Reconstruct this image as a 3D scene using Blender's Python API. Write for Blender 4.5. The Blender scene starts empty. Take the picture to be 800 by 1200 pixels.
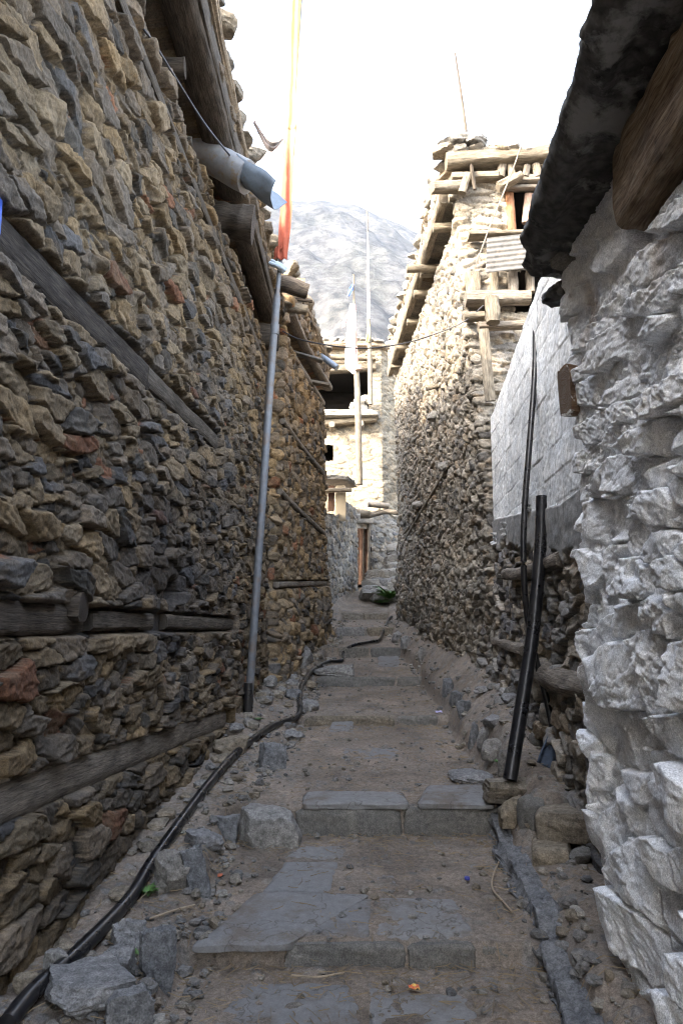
import bpy, bmesh, math, random
import numpy as np
from mathutils import Vector, Matrix

random.seed(7)
RNG = np.random.default_rng(11)
SC = bpy.context.scene
COL = SC.collection
Q = 1.0                      # mesh density of the heightfield walls

# ------------------------------------------------------------------ camera
PITCH = math.radians(7.9)
CT, ST = math.cos(PITCH), math.sin(PITCH)
EYE = np.array([0.0, 0.0, 1.6])
cam_d = bpy.data.cameras.new('camera')
cam = bpy.data.objects.new('camera', cam_d)
COL.objects.link(cam)
cam.location = EYE
cam.rotation_euler = (math.pi / 2 + PITCH, 0, 0)
cam_d.sensor_width = 36.0
cam_d.lens = 27.0
cam_d.clip_start = 0.05
cam_d.clip_end = 20000
SC.camera = cam


def ray(px, py):
    """direction of a photograph pixel (800 x 1200), scaled to unit forward distance"""
    u = (px - 400) / 900.0
    v = (600 - py) / 900.0
    y = CT - v * ST
    return np.array([u / y, 1.0, (ST + v * CT) / y])


def at(px, py, Y):
    return EYE + ray(px, py) * Y


# ------------------------------------------------------------------ noise
def hsh(ix, iy, seed=0):
    ix = np.asarray(ix).astype(np.int64)
    iy = np.asarray(iy).astype(np.int64)
    h = (ix * 374761393 + iy * 668265263 + seed * 2147483647 + 1013904223) & 0xFFFFFFFF
    h = ((h ^ (h >> 13)) * 1274126177) & 0xFFFFFFFF
    h = ((h ^ (h >> 16)) * 2246822519) & 0xFFFFFFFF
    h = h ^ (h >> 15)
    return (h & 0xFFFFFF) / float(0x1000000)


def vn(x, y, seed=0):
    x0 = np.floor(x); y0 = np.floor(y)
    fx = x - x0; fy = y - y0
    fx = fx * fx * (3 - 2 * fx); fy = fy * fy * (3 - 2 * fy)
    a = hsh(x0, y0, seed); b = hsh(x0 + 1, y0, seed)
    c = hsh(x0, y0 + 1, seed); d = hsh(x0 + 1, y0 + 1, seed)
    return (a + (b - a) * fx) * (1 - fy) + (c + (d - c) * fx) * fy - 0.5


def fbm(x, y, seed=0, oct=4, gain=0.5):
    r = 0; a = 1.0
    for k in range(oct):
        r = r + a * vn(x * 2 ** k + 17.3 * k, y * 2 ** k + 9.1 * k, seed + k)
        a *= gain
    return r


def ss(e0, e1, x):
    t = np.clip((x - e0) / (e1 - e0), 0, 1)
    return t * t * (3 - 2 * t)


def voro(s, z, cw, ch, seed, jit=0.9, p=2.2, wv=0.26, rot=0.35):
    gi = s / cw; gj = z / ch
    j0 = np.floor(gj)
    F1 = np.full(s.shape, 9.0); F2 = np.full(s.shape, 9.0)
    I = np.zeros(s.shape); J = np.zeros(s.shape)
    DX = np.zeros(s.shape); DZ = np.zeros(s.shape)
    for dj in (-1, 0, 1):
        j = j0 + dj
        off = hsh(j, j * 0 + 3, seed)
        i0 = np.floor(gi - off)
        for di in (-1, 0, 1):
            i = i0 + di
            px = i + off + 0.5 + jit * (hsh(i, j, seed + 1) - 0.5)
            pz = j + 0.5 + jit * (hsh(i, j, seed + 2) - 0.5)
            w = wv * hsh(i, j, seed + 3)
            a = (hsh(i, j, seed + 4) - 0.5) * 2 * rot
            dx = gi - px; dz = gj - pz
            rx = dx + a * dz * ch / cw
            rz = dz - a * dx * cw / ch
            d = (np.abs(rx) ** p + np.abs(rz) ** p) ** (1 / p) - w
            n = d < F1
            F2 = np.where(n, F1, np.minimum(F2, d))
            F1 = np.where(n, d, F1)
            I = np.where(n, i, I); J = np.where(n, j, J)
            DX = np.where(n, rx * cw, DX); DZ = np.where(n, rz * ch, DZ)
    return F2 - F1, I, J, DX, DZ


def chisel(I, J, DX, DZ, seed, lo, hi, sl, K=4, sx=1.0):
    """height of a convex lump with K random facets"""
    h = np.full(DX.shape, hi)
    for k in range(K):
        a = 2 * np.pi * (k + hsh(I, J, seed + 20 + k)) / K
        g = sl * (0.05 + 1.25 * hsh(I, J, seed + 30 + k) ** 1.6)
        c = hi * (0.35 + 0.65 * hsh(I, J, seed + 40 + k))
        h = np.minimum(h, c - g * (DX * np.cos(a) * sx + DZ * np.sin(a)) * 1.0)
    return np.maximum(h, lo)


def pick(pal, wts, r):
    """colour of each stone from a weighted palette"""
    c = np.cumsum(np.array(wts) / np.sum(wts))
    k = np.clip(np.searchsorted(c, r), 0, len(pal) - 1)
    return np.array(pal)[k]


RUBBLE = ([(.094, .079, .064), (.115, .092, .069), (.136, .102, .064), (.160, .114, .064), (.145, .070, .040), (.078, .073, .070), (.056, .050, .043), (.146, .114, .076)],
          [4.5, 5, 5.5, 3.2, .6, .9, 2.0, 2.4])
GREYRUB = ([(.17, .162, .152), (.215, .20, .178), (.25, .22, .18), (.125, .12, .12), (.28, .255, .22), (.22, .175, .125)], [5, 5, 4, 3, 2.5, 1.2])
PALERUB = ([(.42, .39, .34), (.36, .33, .29), (.47, .43, .36), (.30, .27, .24), (.44, .37, .28)], [5, 4, 4, 2, 2])


def rubble(S, Z, cw, ch, seed, pal, depth=.07, mort=(.25, .20, .145), small=.42, rough=1.0, flat=.5, mortar_level=.015, rot=.35, bias=0.0):
    """height and colour of a rubble stone face over arc length S and height Z"""
    ws = S + .05 * fbm(S * 4, Z * 4, seed + 70, 2) + .016 * fbm(S * 19, Z * 19, seed + 71, 3)
    wz = Z + .060 * fbm(S * 2.2, Z * 4, seed + 72, 3) + .014 * fbm(S * 19, Z * 19, seed + 73, 3)
    E, I, J, DX, DZ = voro(ws, wz, cw, ch, seed, rot=rot)
    big = ss(.012, .105, E)
    bigh = chisel(I, J, DX, DZ, seed, -.01, depth, flat) + (hsh(I, J, seed + 8) - .45) * depth * .9
    bigh = bigh + bias * DX
    # lamination of each stone along its own bed
    ang = (hsh(I, J, seed + 9) - .5) * .9
    lx = DX * np.cos(ang) + DZ * np.sin(ang); lz = DZ * np.cos(ang) - DX * np.sin(ang)
    lam = vn(lx * 9 + I * 7.7, lz * 85 + J * 3.1, seed + 10) + .6 * vn(lx * 22 + J, lz * 190, seed + 11)
    bigh = bigh + lam * .008 * rough + fbm(S * 26, Z * 26, seed + 12, 4, .6) * .009 * rough + (.5 - np.abs(fbm(lx * 12 + I, lz * 30 + J, seed + 18, 3))) * .014 * rough
    h1 = -.06 + (bigh + .06) * big ** .75
    E2, I2, J2, DX2, DZ2 = voro(ws + 3.3, wz + 1.7, cw * small, ch * small * 1.15, seed + 200, rot=.5)
    sm = ss(.03, .22, E2)
    h2 = -.055 + (chisel(I2, J2, DX2, DZ2, seed + 200, -.01, depth * .5, flat * 1.1) + .045 + (hsh(I2, J2, seed + 208) - .6) * .03) * sm ** .6 + fbm(S * 40, Z * 40, seed + 13, 3) * .012
    mud = mortar_level * (.4 + fbm(S * 1.6, Z * 1.6, seed + 14, 3)) - .020 + fbm(S * 34, Z * 34, seed + 15, 4) * .022
    c1 = pick(*pal, hsh(I, J, seed + 5)); c2 = pick(*pal, hsh(I2, J2, seed + 205))
    c1 = c1 * (.64 + .72 * hsh(I, J, seed + 6))[..., None]
    c2 = c2 * (.72 + .5 * hsh(I2, J2, seed + 206))[..., None]
    # rust and dust blotches that run through a stone
    bl = ss(.10, .35, fbm(S * 7, Z * 9, seed + 16, 4))[..., None]
    c1 = c1 * (1 - .40 * bl) + (c1.mean() * np.array((1.45, 1.08, .70))) * .40 * bl
    c1 = c1 * (1 + .35 * lam)[..., None]
    H = np.maximum(h1, h2)
    C = np.where((h1 >= h2)[..., None], c1, c2)
    m = ss(-.004, .008, mud - H)[..., None]
    H = np.maximum(H, mud)
    mc = np.array(mort) * (1 + .5 * fbm(S * 20, Z * 20, seed + 17, 3))[..., None]
    C = C * (1 - m) + mc * m
    return H, np.clip(C, .015, .9)


# ------------------------------------------------------------------ object helpers
def mesh_obj(name, V, F, mat, parent=None, col=None, smooth=True, gco=None):
    me = bpy.data.meshes.new(name)
    V = np.asarray(V, np.float32)
    me.vertices.add(len(V)); me.vertices.foreach_set('co', V.ravel())
    if isinstance(F, np.ndarray):
        n, k = F.shape
        me.loops.add(n * k); me.loops.foreach_set('vertex_index', F.astype(np.int32).ravel())
        me.polygons.add(n)
        me.polygons.foreach_set('loop_start', np.arange(0, n * k, k, dtype=np.int32))
        me.polygons.foreach_set('loop_total', np.full(n, k, np.int32))
    else:
        lt = np.array([len(f) for f in F], np.int32)
        idx = np.concatenate([np.asarray(f, np.int32) for f in F])
        me.loops.add(len(idx)); me.loops.foreach_set('vertex_index', idx)
        me.polygons.add(len(F))
        me.polygons.foreach_set('loop_start', np.concatenate([[0], np.cumsum(lt)[:-1]]).astype(np.int32))
        me.polygons.foreach_set('loop_total', lt)
    me.polygons.foreach_set('use_smooth', np.full(len(me.polygons), smooth))
    me.update(calc_edges=True)
    me.validate()
    if col is not None:
        a = me.attributes.new('Col', 'FLOAT_COLOR', 'POINT')
        c = np.ones((len(V), 4), np.float32); c[:, :3] = np.asarray(col).reshape(-1, 3)
        a.data.foreach_set('color', c.ravel())
    if gco is not None:
        a = me.attributes.new('gco', 'FLOAT_VECTOR', 'POINT')
        a.data.foreach_set('vector', np.asarray(gco, np.float32).ravel())
    o = bpy.data.objects.new(name, me)
    COL.objects.link(o)
    me.materials.append(mat)
    if parent is not None:
        child(o, parent)
    return o


def child(o, parent):
    o.parent = parent
    o.matrix_parent_inverse = Matrix.Translation(-Vector(WLOC(parent)))


def WLOC(p):
    v = Vector(p.location)
    while p.parent is not None:      # every part is modelled in world space
        return Vector((0, 0, 0))
    return v


def empty(name, loc, label, cat, group=None):
    o = bpy.data.objects.new(name, None)
    COL.objects.link(o)
    o.location = [float(c) for c in loc]
    o.empty_display_size = .1
    tag(o, label, cat, group)
    return o


def tag(o, label, cat, group=None):
    o['label'] = label; o['category'] = cat
    if group: o['group'] = group
    return o


def recentre(o):
    """put the origin of a single-mesh thing at the foot of its mesh"""
    me = o.data
    n = len(me.vertices)
    v = np.empty(n * 3, np.float32); me.vertices.foreach_get('co', v); v = v.reshape(-1, 3)
    c = (v.min(0) + v.max(0)) / 2; c[2] = v[:, 2].min()
    me.vertices.foreach_set('co', (v - c).ravel()); me.update()
    o.location = [float(x) for x in c]
    return o


def structure(o):
    o['kind'] = 'structure'
    return o


def grid_faces(nx, ny, flip=False):
    i, j = np.meshgrid(np.arange(nx - 1), np.arange(ny - 1), indexing='ij')
    a = i * ny + j; b = (i + 1) * ny + j; c = b + 1; d = a + 1
    F = np.stack([a, d, c, b] if flip else [a, b, c, d], -1).reshape(-1, 4)
    return F


class Wall:
    """a stone face along a plan polyline; outward is to the left of the direction of travel"""

    def __init__(self, base, top, z0, z1, ds, dz):
        base = np.array(base, float); top = np.array(top, float)
        self.base, self.top, self.z0, self.z1 = base, top, z0, z1
        B, T, S = [], [], []
        s = 0.0
        for k in range(len(base) - 1):
            L = np.linalg.norm(base[k + 1] - base[k])
            d = ds[k] if isinstance(ds, (list, tuple)) else ds
            n = max(1, int(round(L / (d / Q))))
            t = np.arange(n) / n
            B.append(base[k] + (base[k + 1] - base[k]) * t[:, None])
            T.append(top[k] + (top[k + 1] - top[k]) * t[:, None])
            S.append(s + L * t); s += L
        B.append(base[-1:]); T.append(top[-1:]); S.append([s])
        self.B = np.vstack(B); self.T = np.vstack(T); self.S = np.concatenate(S)
        self.nz = max(2, int((z1 - z0) / (dz / Q)) + 1)
        self.zz = np.linspace(0, 1, self.nz)

    ztop = None

    def grids(self, ragged=0.0, seed=0):
        Z1 = (self.z1 if self.ztop is None else self.ztop(self.B)) + ragged * fbm(self.S * 4, self.S * 0, seed + 90, 3)
        Z = self.z0 + self.zz[None, :] * (Z1 - self.z0)[:, None]
        S = np.repeat(self.S[:, None], self.nz, 1)
        f = ((Z - self.z0) / (self.z1 - self.z0))[..., None]
        P = self.B[:, None, :] * (1 - f) + self.T[:, None, :] * f
        tan = np.gradient(self.B, axis=0)
        k = max(3, int(.05 / max(1e-3, np.median(np.diff(self.S)))))
        ker = np.ones(2 * k + 1) / (2 * k + 1)
        tan /= np.linalg.norm(tan, axis=1)[:, None] + 1e-9
        tan = np.stack([np.convolve(np.pad(tan[:, c], k, mode='edge'), ker, 'valid') for c in (0, 1)], 1)
        tan /= np.linalg.norm(tan, axis=1)[:, None] + 1e-9
        N = np.stack([-tan[:, 1], tan[:, 0]], 1)
        return S, Z, P, N

    def build(self, name, mat, parent, field, ragged=0.0, seed=0, holes=(), mod=None):
        S, Z, P, N = self.grids(ragged, seed)
        H, C = field(S, Z)
        if mod is not None:
            H, C = mod(S, Z, P, H, C)
        V = np.dstack([P + N[:, None, :] * H[..., None], Z])
        F = grid_faces(len(self.S), self.nz, True)
        keep = np.ones(len(F), bool)
        if holes:
            sc = S[:-1, :-1].ravel(); zc = Z[:-1, :-1].ravel()
            for s0, s1, a, b in holes:
                keep &= ~((sc > s0) & (sc < s1) & (zc > a) & (zc < b))
        self.obj = mesh_obj(name, V.reshape(-1, 3), F[keep], mat, parent, C.reshape(-1, 3))
        return self.obj


def rail(pts, n):
    """Catmull-Rom through pts, n samples"""
    p = np.array(pts, float)
    if len(p) == 2:
        t = np.linspace(0, 1, n)[:, None]
        return p[0] * (1 - t) + p[1] * t
    q = np.vstack([2 * p[0] - p[1], p, 2 * p[-1] - p[-2]])
    out = []
    for u in np.linspace(0, len(p) - 1 - 1e-6, n):
        k = int(u); t = u - k
        a, b, c, d = q[k:k + 4]
        out.append(.5 * (2 * b + (c - a) * t + (2 * a - 5 * b + 4 * c - d) * t * t + (3 * b - a - 3 * c + d) * t ** 3))
    return np.array(out)


def sweep(name, pts, w, h, mat, parent=None, n=24, seed=0, up=(0, 0, 1), sq=3.5, wob=.06, taper=1.0, ring=16, twist=0.0, col=None, grow=None):
    """a timber, pole, hose or cable: superellipse section w x h along a path; one closed mesh"""
    P = rail(pts, n)
    T = np.gradient(P, axis=0); T /= np.linalg.norm(T, axis=1)[:, None]
    L = np.concatenate([[0], np.cumsum(np.linalg.norm(np.diff(P, axis=0), axis=1))])
    up = np.array(up, float)
    V, G = [], []
    a = np.arange(ring) / ring * 2 * np.pi + np.pi / ring
    ca, sa = np.cos(a), np.sin(a)
    r = (np.abs(ca) ** sq + np.abs(sa) ** sq) ** (-1 / sq)
    ex, ey = ca * r, sa * r
    for k in range(n):
        u = np.cross(up, T[k]); u /= np.linalg.norm(u) + 1e-9
        v = np.cross(T[k], u)
        tw = twist * k / n
        u, v = u * math.cos(tw) + v * math.sin(tw), v * math.cos(tw) - u * math.sin(tw)
        f = 1 + (taper - 1) * k / (n - 1)
        if grow is not None: f *= grow(L[k] / L[-1])
        nz = 1 + wob * 2 * fbm(np.full(ring, L[k] * 3.0) + seed, ca * 1.3 + 5 + sa * .7, seed, 3) + wob * 1.2 * vn(np.full(ring, L[k] * 22.0), a * 2.5, seed + 4)
        x = ex * w / 2 * f * nz; y = ey * h / 2 * f * nz
        V.append(P[k] + u[None] * x[:, None] + v[None] * y[:, None])
        G.append(np.stack([np.full(ring, L[k] + seed * .37), ex * w / 2 + seed * .13, ey * h / 2 + seed * .29], 1))
    V = np.vstack(V); G = np.vstack(G)
    F = []
    for k in range(n - 1):
        for q in range(ring):
            q2 = (q + 1) % ring
            F.append((k * ring + q, k * ring + q2, (k + 1) * ring + q2, (k + 1) * ring + q))
    # ends: an inset ring then a cap, so that the end grain keeps a crisp arris
    for k, flip in ((0, True), (n - 1, False)):
        c = P[k] + (T[k] * (-.004 if flip else .004) * (1 + RNG.random()))
        b = len(V)
        e = V[k * ring:(k + 1) * ring] * .9 + c * .1
        V = np.vstack([V, e, c[None]]); G = np.vstack([G, G[k * ring:(k + 1) * ring] + (.02, 0, 0), G[k * ring][None] * [1, 0, 0]])
        for q in range(ring):
            q2 = (q + 1) % ring
            f1 = (k * ring + q, b + q, b + q2, k * ring + q2); f2 = (b + q, b + ring, b + q2)
            F.append(f1[::-1] if not flip else f1); F.append(f2[::-1] if not flip else f2)
    F = [tuple(reversed(f)) for f in F]
    o = mesh_obj(name, V, F, mat, parent, smooth=True, gco=G, col=None if col is None else np.tile(col, (len(V), 1)))
    if hasattr(o.data, 'set_sharp_from_angle'):
        o.data.set_sharp_from_angle(angle=math.radians(42))
    return o


_CUBES = {}


def cube_grid(cuts):
    if cuts not in _CUBES:
        bm = bmesh.new()
        bmesh.ops.create_cube(bm, size=2)
        bmesh.ops.subdivide_edges(bm, edges=bm.edges[:], cuts=cuts, use_grid_fill=True)
        V = np.array([v.co[:] for v in bm.verts]); bm.verts.index_update()
        F = np.array([[v.index for v in f.verts] for f in bm.faces])
        bm.free(); _CUBES[cuts] = (V, F)
    V, F = _CUBES[cuts]
    return V.copy(), F


def n3(P, f, seed):
    return (vn(P[:, 0] * f + 3.1 * P[:, 2] * f, P[:, 1] * f, seed) + vn(P[:, 1] * f + 5.3, P[:, 2] * f + 1.7 * P[:, 0] * f, seed + 1) + vn(P[:, 2] * f, P[:, 0] * f + 2.9, seed + 2)) * .6


def rock_verts(size, seed, cuts=9, sharp=.7, rot=0.0, tilt=0.0, planes=14, rough=.085):
    rg = np.random.default_rng(seed)
    V, F = cube_grid(cuts)
    D = V / np.linalg.norm(V, axis=1)[:, None]
    R = D * 1.25
    B = V * (1 - .05) * sharp + R * (1 - sharp)
    r = np.linalg.norm(B, axis=1)
    for k in range(planes):
        n = rg.normal(size=3); n /= np.linalg.norm(n)
        c = rg.uniform(.72, 1.1)
        d = D @ n
        lim = np.where(d > 1e-3, c / np.maximum(d, 1e-3), 9)
        r = np.minimum(r, lim)
    B = D * r[:, None]
    B = B + D * (n3(B, 2.2, seed)[:, None] * rough * 1.6 + n3(B * (1, 1, 2.5), 5.5, seed + 5)[:, None] * rough * 1.2 + n3(B * (1, 1, 3), 13, seed + 9)[:, None] * rough * .7)
    B = B * np.array(size) / 2
    ct, st_ = math.cos(tilt), math.sin(tilt)
    B = B @ np.array([[ct, 0, st_], [0, 1, 0], [-st_, 0, ct]]).T
    c, s = math.cos(rot), math.sin(rot)
    B = B @ np.array([[c, -s, 0], [s, c, 0], [0, 0, 1]]).T
    return B, F


def rock(name, pos, size, mat, seed, parent=None, sink=.15, **kw):
    B, F = rock_verts(size, seed, **kw)
    B = B + np.array([0, 0, -B[:, 2].min() - sink * size[2]])
    if parent is None:
        o = mesh_obj(name, B, F, mat)
        o.location = [float(c) for c in pos]
    else:
        o = mesh_obj(name, B + np.array(pos), F, mat, parent)
    if hasattr(o.data, 'set_sharp_from_angle'):
        o.data.set_sharp_from_angle(angle=math.radians(35))
    return o


def block(name, cor, z0, z1, mat, parent, seed, cuts=14, amp=.012, rnd=.10, edge=.02, topnoise=1.0):
    """a hewn stone or slab: four plan corners (anticlockwise) and two heights (numbers or one per corner)"""
    V, F = cube_grid(cuts)
    c = np.array(cor, float)
    m = np.abs(V).max(1)
    L = (np.abs(V) ** 14).sum(1) ** (1 / 14)
    W = V / L[:, None]
    W = W * (1 - rnd * 0) 
    u, v, w = (W[:, 0] + 1) / 2, (W[:, 1] + 1) / 2, (W[:, 2] + 1) / 2
    P = ((1 - u) * (1 - v))[:, None] * c[0] + (u * (1 - v))[:, None] * c[1] + (u * v)[:, None] * c[2] + ((1 - u) * v)[:, None] * c[3]
    z0 = np.broadcast_to(np.array(z0, float), (4,)); z1 = np.broadcast_to(np.array(z1, float), (4,))
    bl = lambda z: (1 - u) * (1 - v) * z[0] + u * (1 - v) * z[1] + u * v * z[2] + (1 - u) * v * z[3]
    Z = bl(z0) * (1 - w) + bl(z1) * w
    X = np.column_stack([P, Z])
    D = V / np.linalg.norm(V, axis=1)[:, None]
    side = ss(.9, 1.0, np.maximum(np.abs(V[:, 0]), np.abs(V[:, 1])))
    nz = n3(X, 9, seed) + .5 * n3(X, 26, seed + 4) + .3 * n3(X * (1, 1, 2), 60, seed + 8)
    X[:, :2] += D[:, :2] * ((nz * amp * 1.8) + n3(X, 3.5, seed + 11) * edge)[:, None] * side[:, None]
    X[:, 2] += nz * amp * .55 * topnoise * np.sign(D[:, 2])
    # worn arrises
    arr = ss(.86, 1.0, np.maximum(np.abs(V[:, 0]), np.abs(V[:, 1]))) * (V[:, 2] > .6)
    X[:, 2] -= arr * amp * (.6 + .9 * (n3(X, 12, seed + 21) + .4))
    o = mesh_obj(name, X, F, mat, parent)
    if hasattr(o.data, 'set_sharp_from_angle'):
        o.data.set_sharp_from_angle(angle=math.radians(38))
    return o


def sheet(name, G, mat, parent=None, thick=.004, col=None):
    """a thin curved sheet from an (n, m, 3) grid, with real thickness"""
    n, m, _ = G.shape
    du = np.gradient(G, axis=0); dv = np.gradient(G, axis=1)
    N = np.cross(du, dv); N /= np.linalg.norm(N, axis=2)[..., None] + 1e-9
    A = (G + N * thick / 2).reshape(-1, 3); B = (G - N * thick / 2).reshape(-1, 3)
    F1 = grid_faces(n, m); F2 = grid_faces(n, m, True) + n * m
    edge = [(i, 0) for i in range(n)] + [(n - 1, j) for j in range(1, m)] + [(i, m - 1) for i in range(n - 2, -1, -1)] + [(0, j) for j in range(m - 2, 0, -1)]
    e = [i * m + j for i, j in edge]
    F3 = np.array([(e[k], e[k] + n * m, e[(k + 1) % len(e)] + n * m, e[(k + 1) % len(e)]) for k in range(len(e))])
    g = np.zeros((2 * n * m, 3))
    return mesh_obj(name, np.vstack([A, B]), np.vstack([F1, F2, F3]), mat, parent, col=None if col is None else np.vstack([col.reshape(-1, 3)] * 2))


# ------------------------------------------------------------------ materials
def mat_new(name):
    m = bpy.data.materials.new(name)
    m.use_nodes = True
    nt = m.node_tree
    b = nt.nodes['Principled BSDF']
    return m, nt, b


class NB:
    def __init__(self, nt): self.nt = nt
    def n(self, t, **kw):
        x = self.nt.nodes.new(t)
        for k, v in kw.items(): setattr(x, k, v)
        return x
    def l(self, a, b): self.nt.links.new(a, b)
    def noise(self, vec, scale, detail=4, rough=.55, dim='3D'):
        x = self.n('ShaderNodeTexNoise'); x.inputs['Scale'].default_value = scale
        x.inputs['Detail'].default_value = detail; x.inputs['Roughness'].default_value = rough
        self.l(vec, x.inputs['Vector']); return x.outputs['Fac']
    def ramp(self, f, stops):
        r = self.n('ShaderNodeValToRGB'); e = r.color_ramp.elements
        while len(e) < len(stops): e.new(.5)
        for q, (p, c) in zip(e, stops):
            q.position = p; q.color = (*c, 1) if len(c) == 3 else c
        self.l(f, r.inputs[0]); return r.outputs['Color']
    def mix(self, f, a, b, mode='MIX'):
        m = self.n('ShaderNodeMix', data_type='RGBA', blend_type=mode)
        if isinstance(f, float): m.inputs[0].default_value = f
        else: self.l(f, m.inputs[0])
        for k, v in ((6, a), (7, b)):
            if isinstance(v, tuple): m.inputs[k].default_value = (*v, 1)
            else: self.l(v, m.inputs[k])
        return m.outputs[2]
    def bump(self, h, strength, dist, prev=None):
        b = self.n('ShaderNodeBump'); b.inputs['Strength'].default_value = strength; b.inputs['Distance'].default_value = dist
        self.l(h, b.inputs['Height'])
        if prev is not None: self.l(prev, b.inputs['Normal'])
        return b.outputs['Normal']
    def mapping(self, vec, sc):
        m = self.n('ShaderNodeMapping'); m.inputs['Scale'].default_value = sc
        self.l(vec, m.inputs['Vector']); return m.outputs['Vector']


def stone_mat(name, lo=.62, hi=1.38, bump=.6, rough=.93, fine=45.0, base=None):
    m, nt, b = mat_new(name); k = NB(nt)
    co = k.n('ShaderNodeTexCoord').outputs['Object']
    if base is None:
        c = k.n('ShaderNodeAttribute', attribute_name='Col').outputs['Color']
    else:
        oi = k.n('ShaderNodeObjectInfo').outputs['Random']
        c = k.ramp(oi, base)
    n1 = k.noise(co, fine, 6, .65); n2 = k.noise(co, fine * 5, 3, .6); n0 = k.noise(co, fine * .16, 4, .6)
    c = k.mix(1.0, c, k.ramp(n1, [(.34, (lo,) * 3), (.66, (hi,) * 3)]), 'MULTIPLY')
    c = k.mix(1.0, c, k.ramp(n2, [(.38, (.74,) * 3), (.62, (1.26,) * 3)]), 'MULTIPLY')
    c = k.mix(1.0, c, k.ramp(n0, [(.3, (.84, .86, .88)), (.7, (1.16, 1.14, 1.10))]), 'MULTIPLY')
    k.l(c, b.inputs['Base Color'])
    b.inputs['Roughness'].default_value = rough
    b.inputs['Specular IOR Level'].default_value = .25
    nn = k.bump(n1, bump, .012); nn = k.bump(n2, bump * .8, .003, nn)
    k.l(nn, b.inputs['Normal'])
    return m


def wood_mat(name, dark, mid, light, bump=.7, white=0.0):
    m, nt, b = mat_new(name); k = NB(nt)
    g = k.n('ShaderNodeAttribute', attribute_name='gco').outputs['Vector']
    a = k.noise(k.mapping(g, (6, 70, 70)), 1.0, 6, .65)
    c2 = k.noise(k.mapping(g, (16, 190, 190)), 1.0, 4, .65)
    p = k.noise(k.mapping(g, (5.0, 11, 11)), 1.0, 5, .65)
    c = k.ramp(a, [(.28, dark), (.5, mid), (.74, light)])
    c = k.mix(1.0, c, k.ramp(p, [(.3, (.6, .58, .56)), (.7, (1.25, 1.24, 1.22))]), 'MULTIPLY')
    c = k.mix(1.0, c, k.ramp(c2, [(.35, (.55,) * 3), (.5, (1.05,) * 3)]), 'MULTIPLY')
    if white:
        w = k.noise(k.mapping(g, (14, 22, 22)), 1.0, 6, .7)
        c = k.mix(k.ramp(w, [(.62 - white * .2, (0,) * 3), (.66 - white * .2, (1,) * 3)]), c, (.66, .65, .62))
    k.l(c, b.inputs['Base Color'])
    b.inputs['Roughness'].default_value = .88; b.inputs['Specular IOR Level'].default_value = .2
    nn = k.bump(a, bump, .012); nn = k.bump(c2, bump, .004, nn)
    k.l(nn, b.inputs['Normal'])
    return m


def plain_mat(name, c, rough=.6, metal=0.0, var=.2, scale=25.0, bump=.15, dirt=None, dscale=7.0, spec=.5, lim=(.5, .62)):
    m, nt, b = mat_new(name); k = NB(nt)
    co = k.n('ShaderNodeTexCoord').outputs['Object']
    n1 = k.noise(co, scale, 5, .6)
    cc = k.mix(1.0, c, k.ramp(n1, [(.3, (1 - var,) * 3), (.7, (1 + var,) * 3)]), 'MULTIPLY')
    if dirt:
        d = k.noise(co, dscale, 6, .68)
        cc = k.mix(k.ramp(d, [(lim[0], (0,) * 3), (lim[1], (1,) * 3)]), cc, dirt)
    k.l(cc, b.inputs['Base Color'])
    b.inputs['Metallic'].default_value = metal; b.inputs['Specular IOR Level'].default_value = spec
    k.l(k.ramp(n1, [(.2, (max(.02, rough - .15),) * 3), (.8, (min(1, rough + .12),) * 3)]), b.inputs['Roughness'])
    k.l(k.bump(n1, bump, .006), b.inputs['Normal'])
    return m


M = {}
M['stone'] = stone_mat('rubble stone', .70, 1.30, .55)
M['whitestone'] = stone_mat('whitewashed stone', .90, 1.09, .4, .9, 38.0)
M['blockwork'] = stone_mat('limewashed blockwork', .86, 1.12, .3, .92, 30.0)
M['dirt'] = stone_mat('trodden earth', .7, 1.3, .55, .97, 38.0)
M['rock'] = stone_mat('loose rock', .6, 1.4, .7, .92, 26.0, base=[(0, (.185, .18, .175)), (.35, (.225, .215, .20)), (.6, (.19, .187, .187)), (1, (.215, .19, .155))])
M['brownrock'] = stone_mat('brown rock', .6, 1.4, .7, .92, 26.0, base=[(0, (.17, .145, .112)), (.5, (.21, .175, .13)), (1, (.15, .14, .125))])
M['bluerock'] = stone_mat('blue-grey slate', .55, 1.45, .7, .85, 26.0, base=[(0, (.13, .132, .138)), (1, (.155, .155, .157))])
M['darkrock'] = stone_mat('riser stone', .75, 1.25, .5, .9, 30.0, base=[(0, (.135, .13, .122)), (.5, (.16, .152, .138)), (1, (.148, .14, .128))])
M['mudroof'] = stone_mat('roof earth', .75, 1.25, .6, .97, 22.0, base=[(0, (.24, .195, .145)), (1, (.27, .22, .165))])
M['whiterock'] = stone_mat('pale rubble', .75, 1.2, .5, .92, 24.0, base=[(0, (.25, .235, .21)), (.5, (.205, .192, .17)), (1, (.30, .28, .25))])
M['wood'] = wood_mat('weathered grey timber', (.085, .075, .065), (.20, .175, .145), (.31, .27, .22))
M['darkwood'] = wood_mat('dark old timber', (.035, .030, .026), (.085, .070, .056), (.15, .125, .10))
M['brownwood'] = wood_mat('brown old timber', (.09, .055, .033), (.25, .185, .125), (.42, .36, .28), white=.0)
M['charredwood'] = wood_mat('blackened beam', (.018, .015, .013), (.048, .040, .033), (.095, .08, .065))
M['oldwood'] = wood_mat('weathered brown-grey timber', (.035, .030, .025), (.085, .071, .056), (.14, .12, .098))  # weathered timber in a darker brown-grey tone
M['whitewood'] = wood_mat('splashed timber', (.06, .035, .022), (.15, .095, .06), (.25, .18, .12), white=.35)
M['palewood'] = wood_mat('sun-bleached timber', (.085, .072, .055), (.19, .165, .128), (.29, .255, .20))
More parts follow.
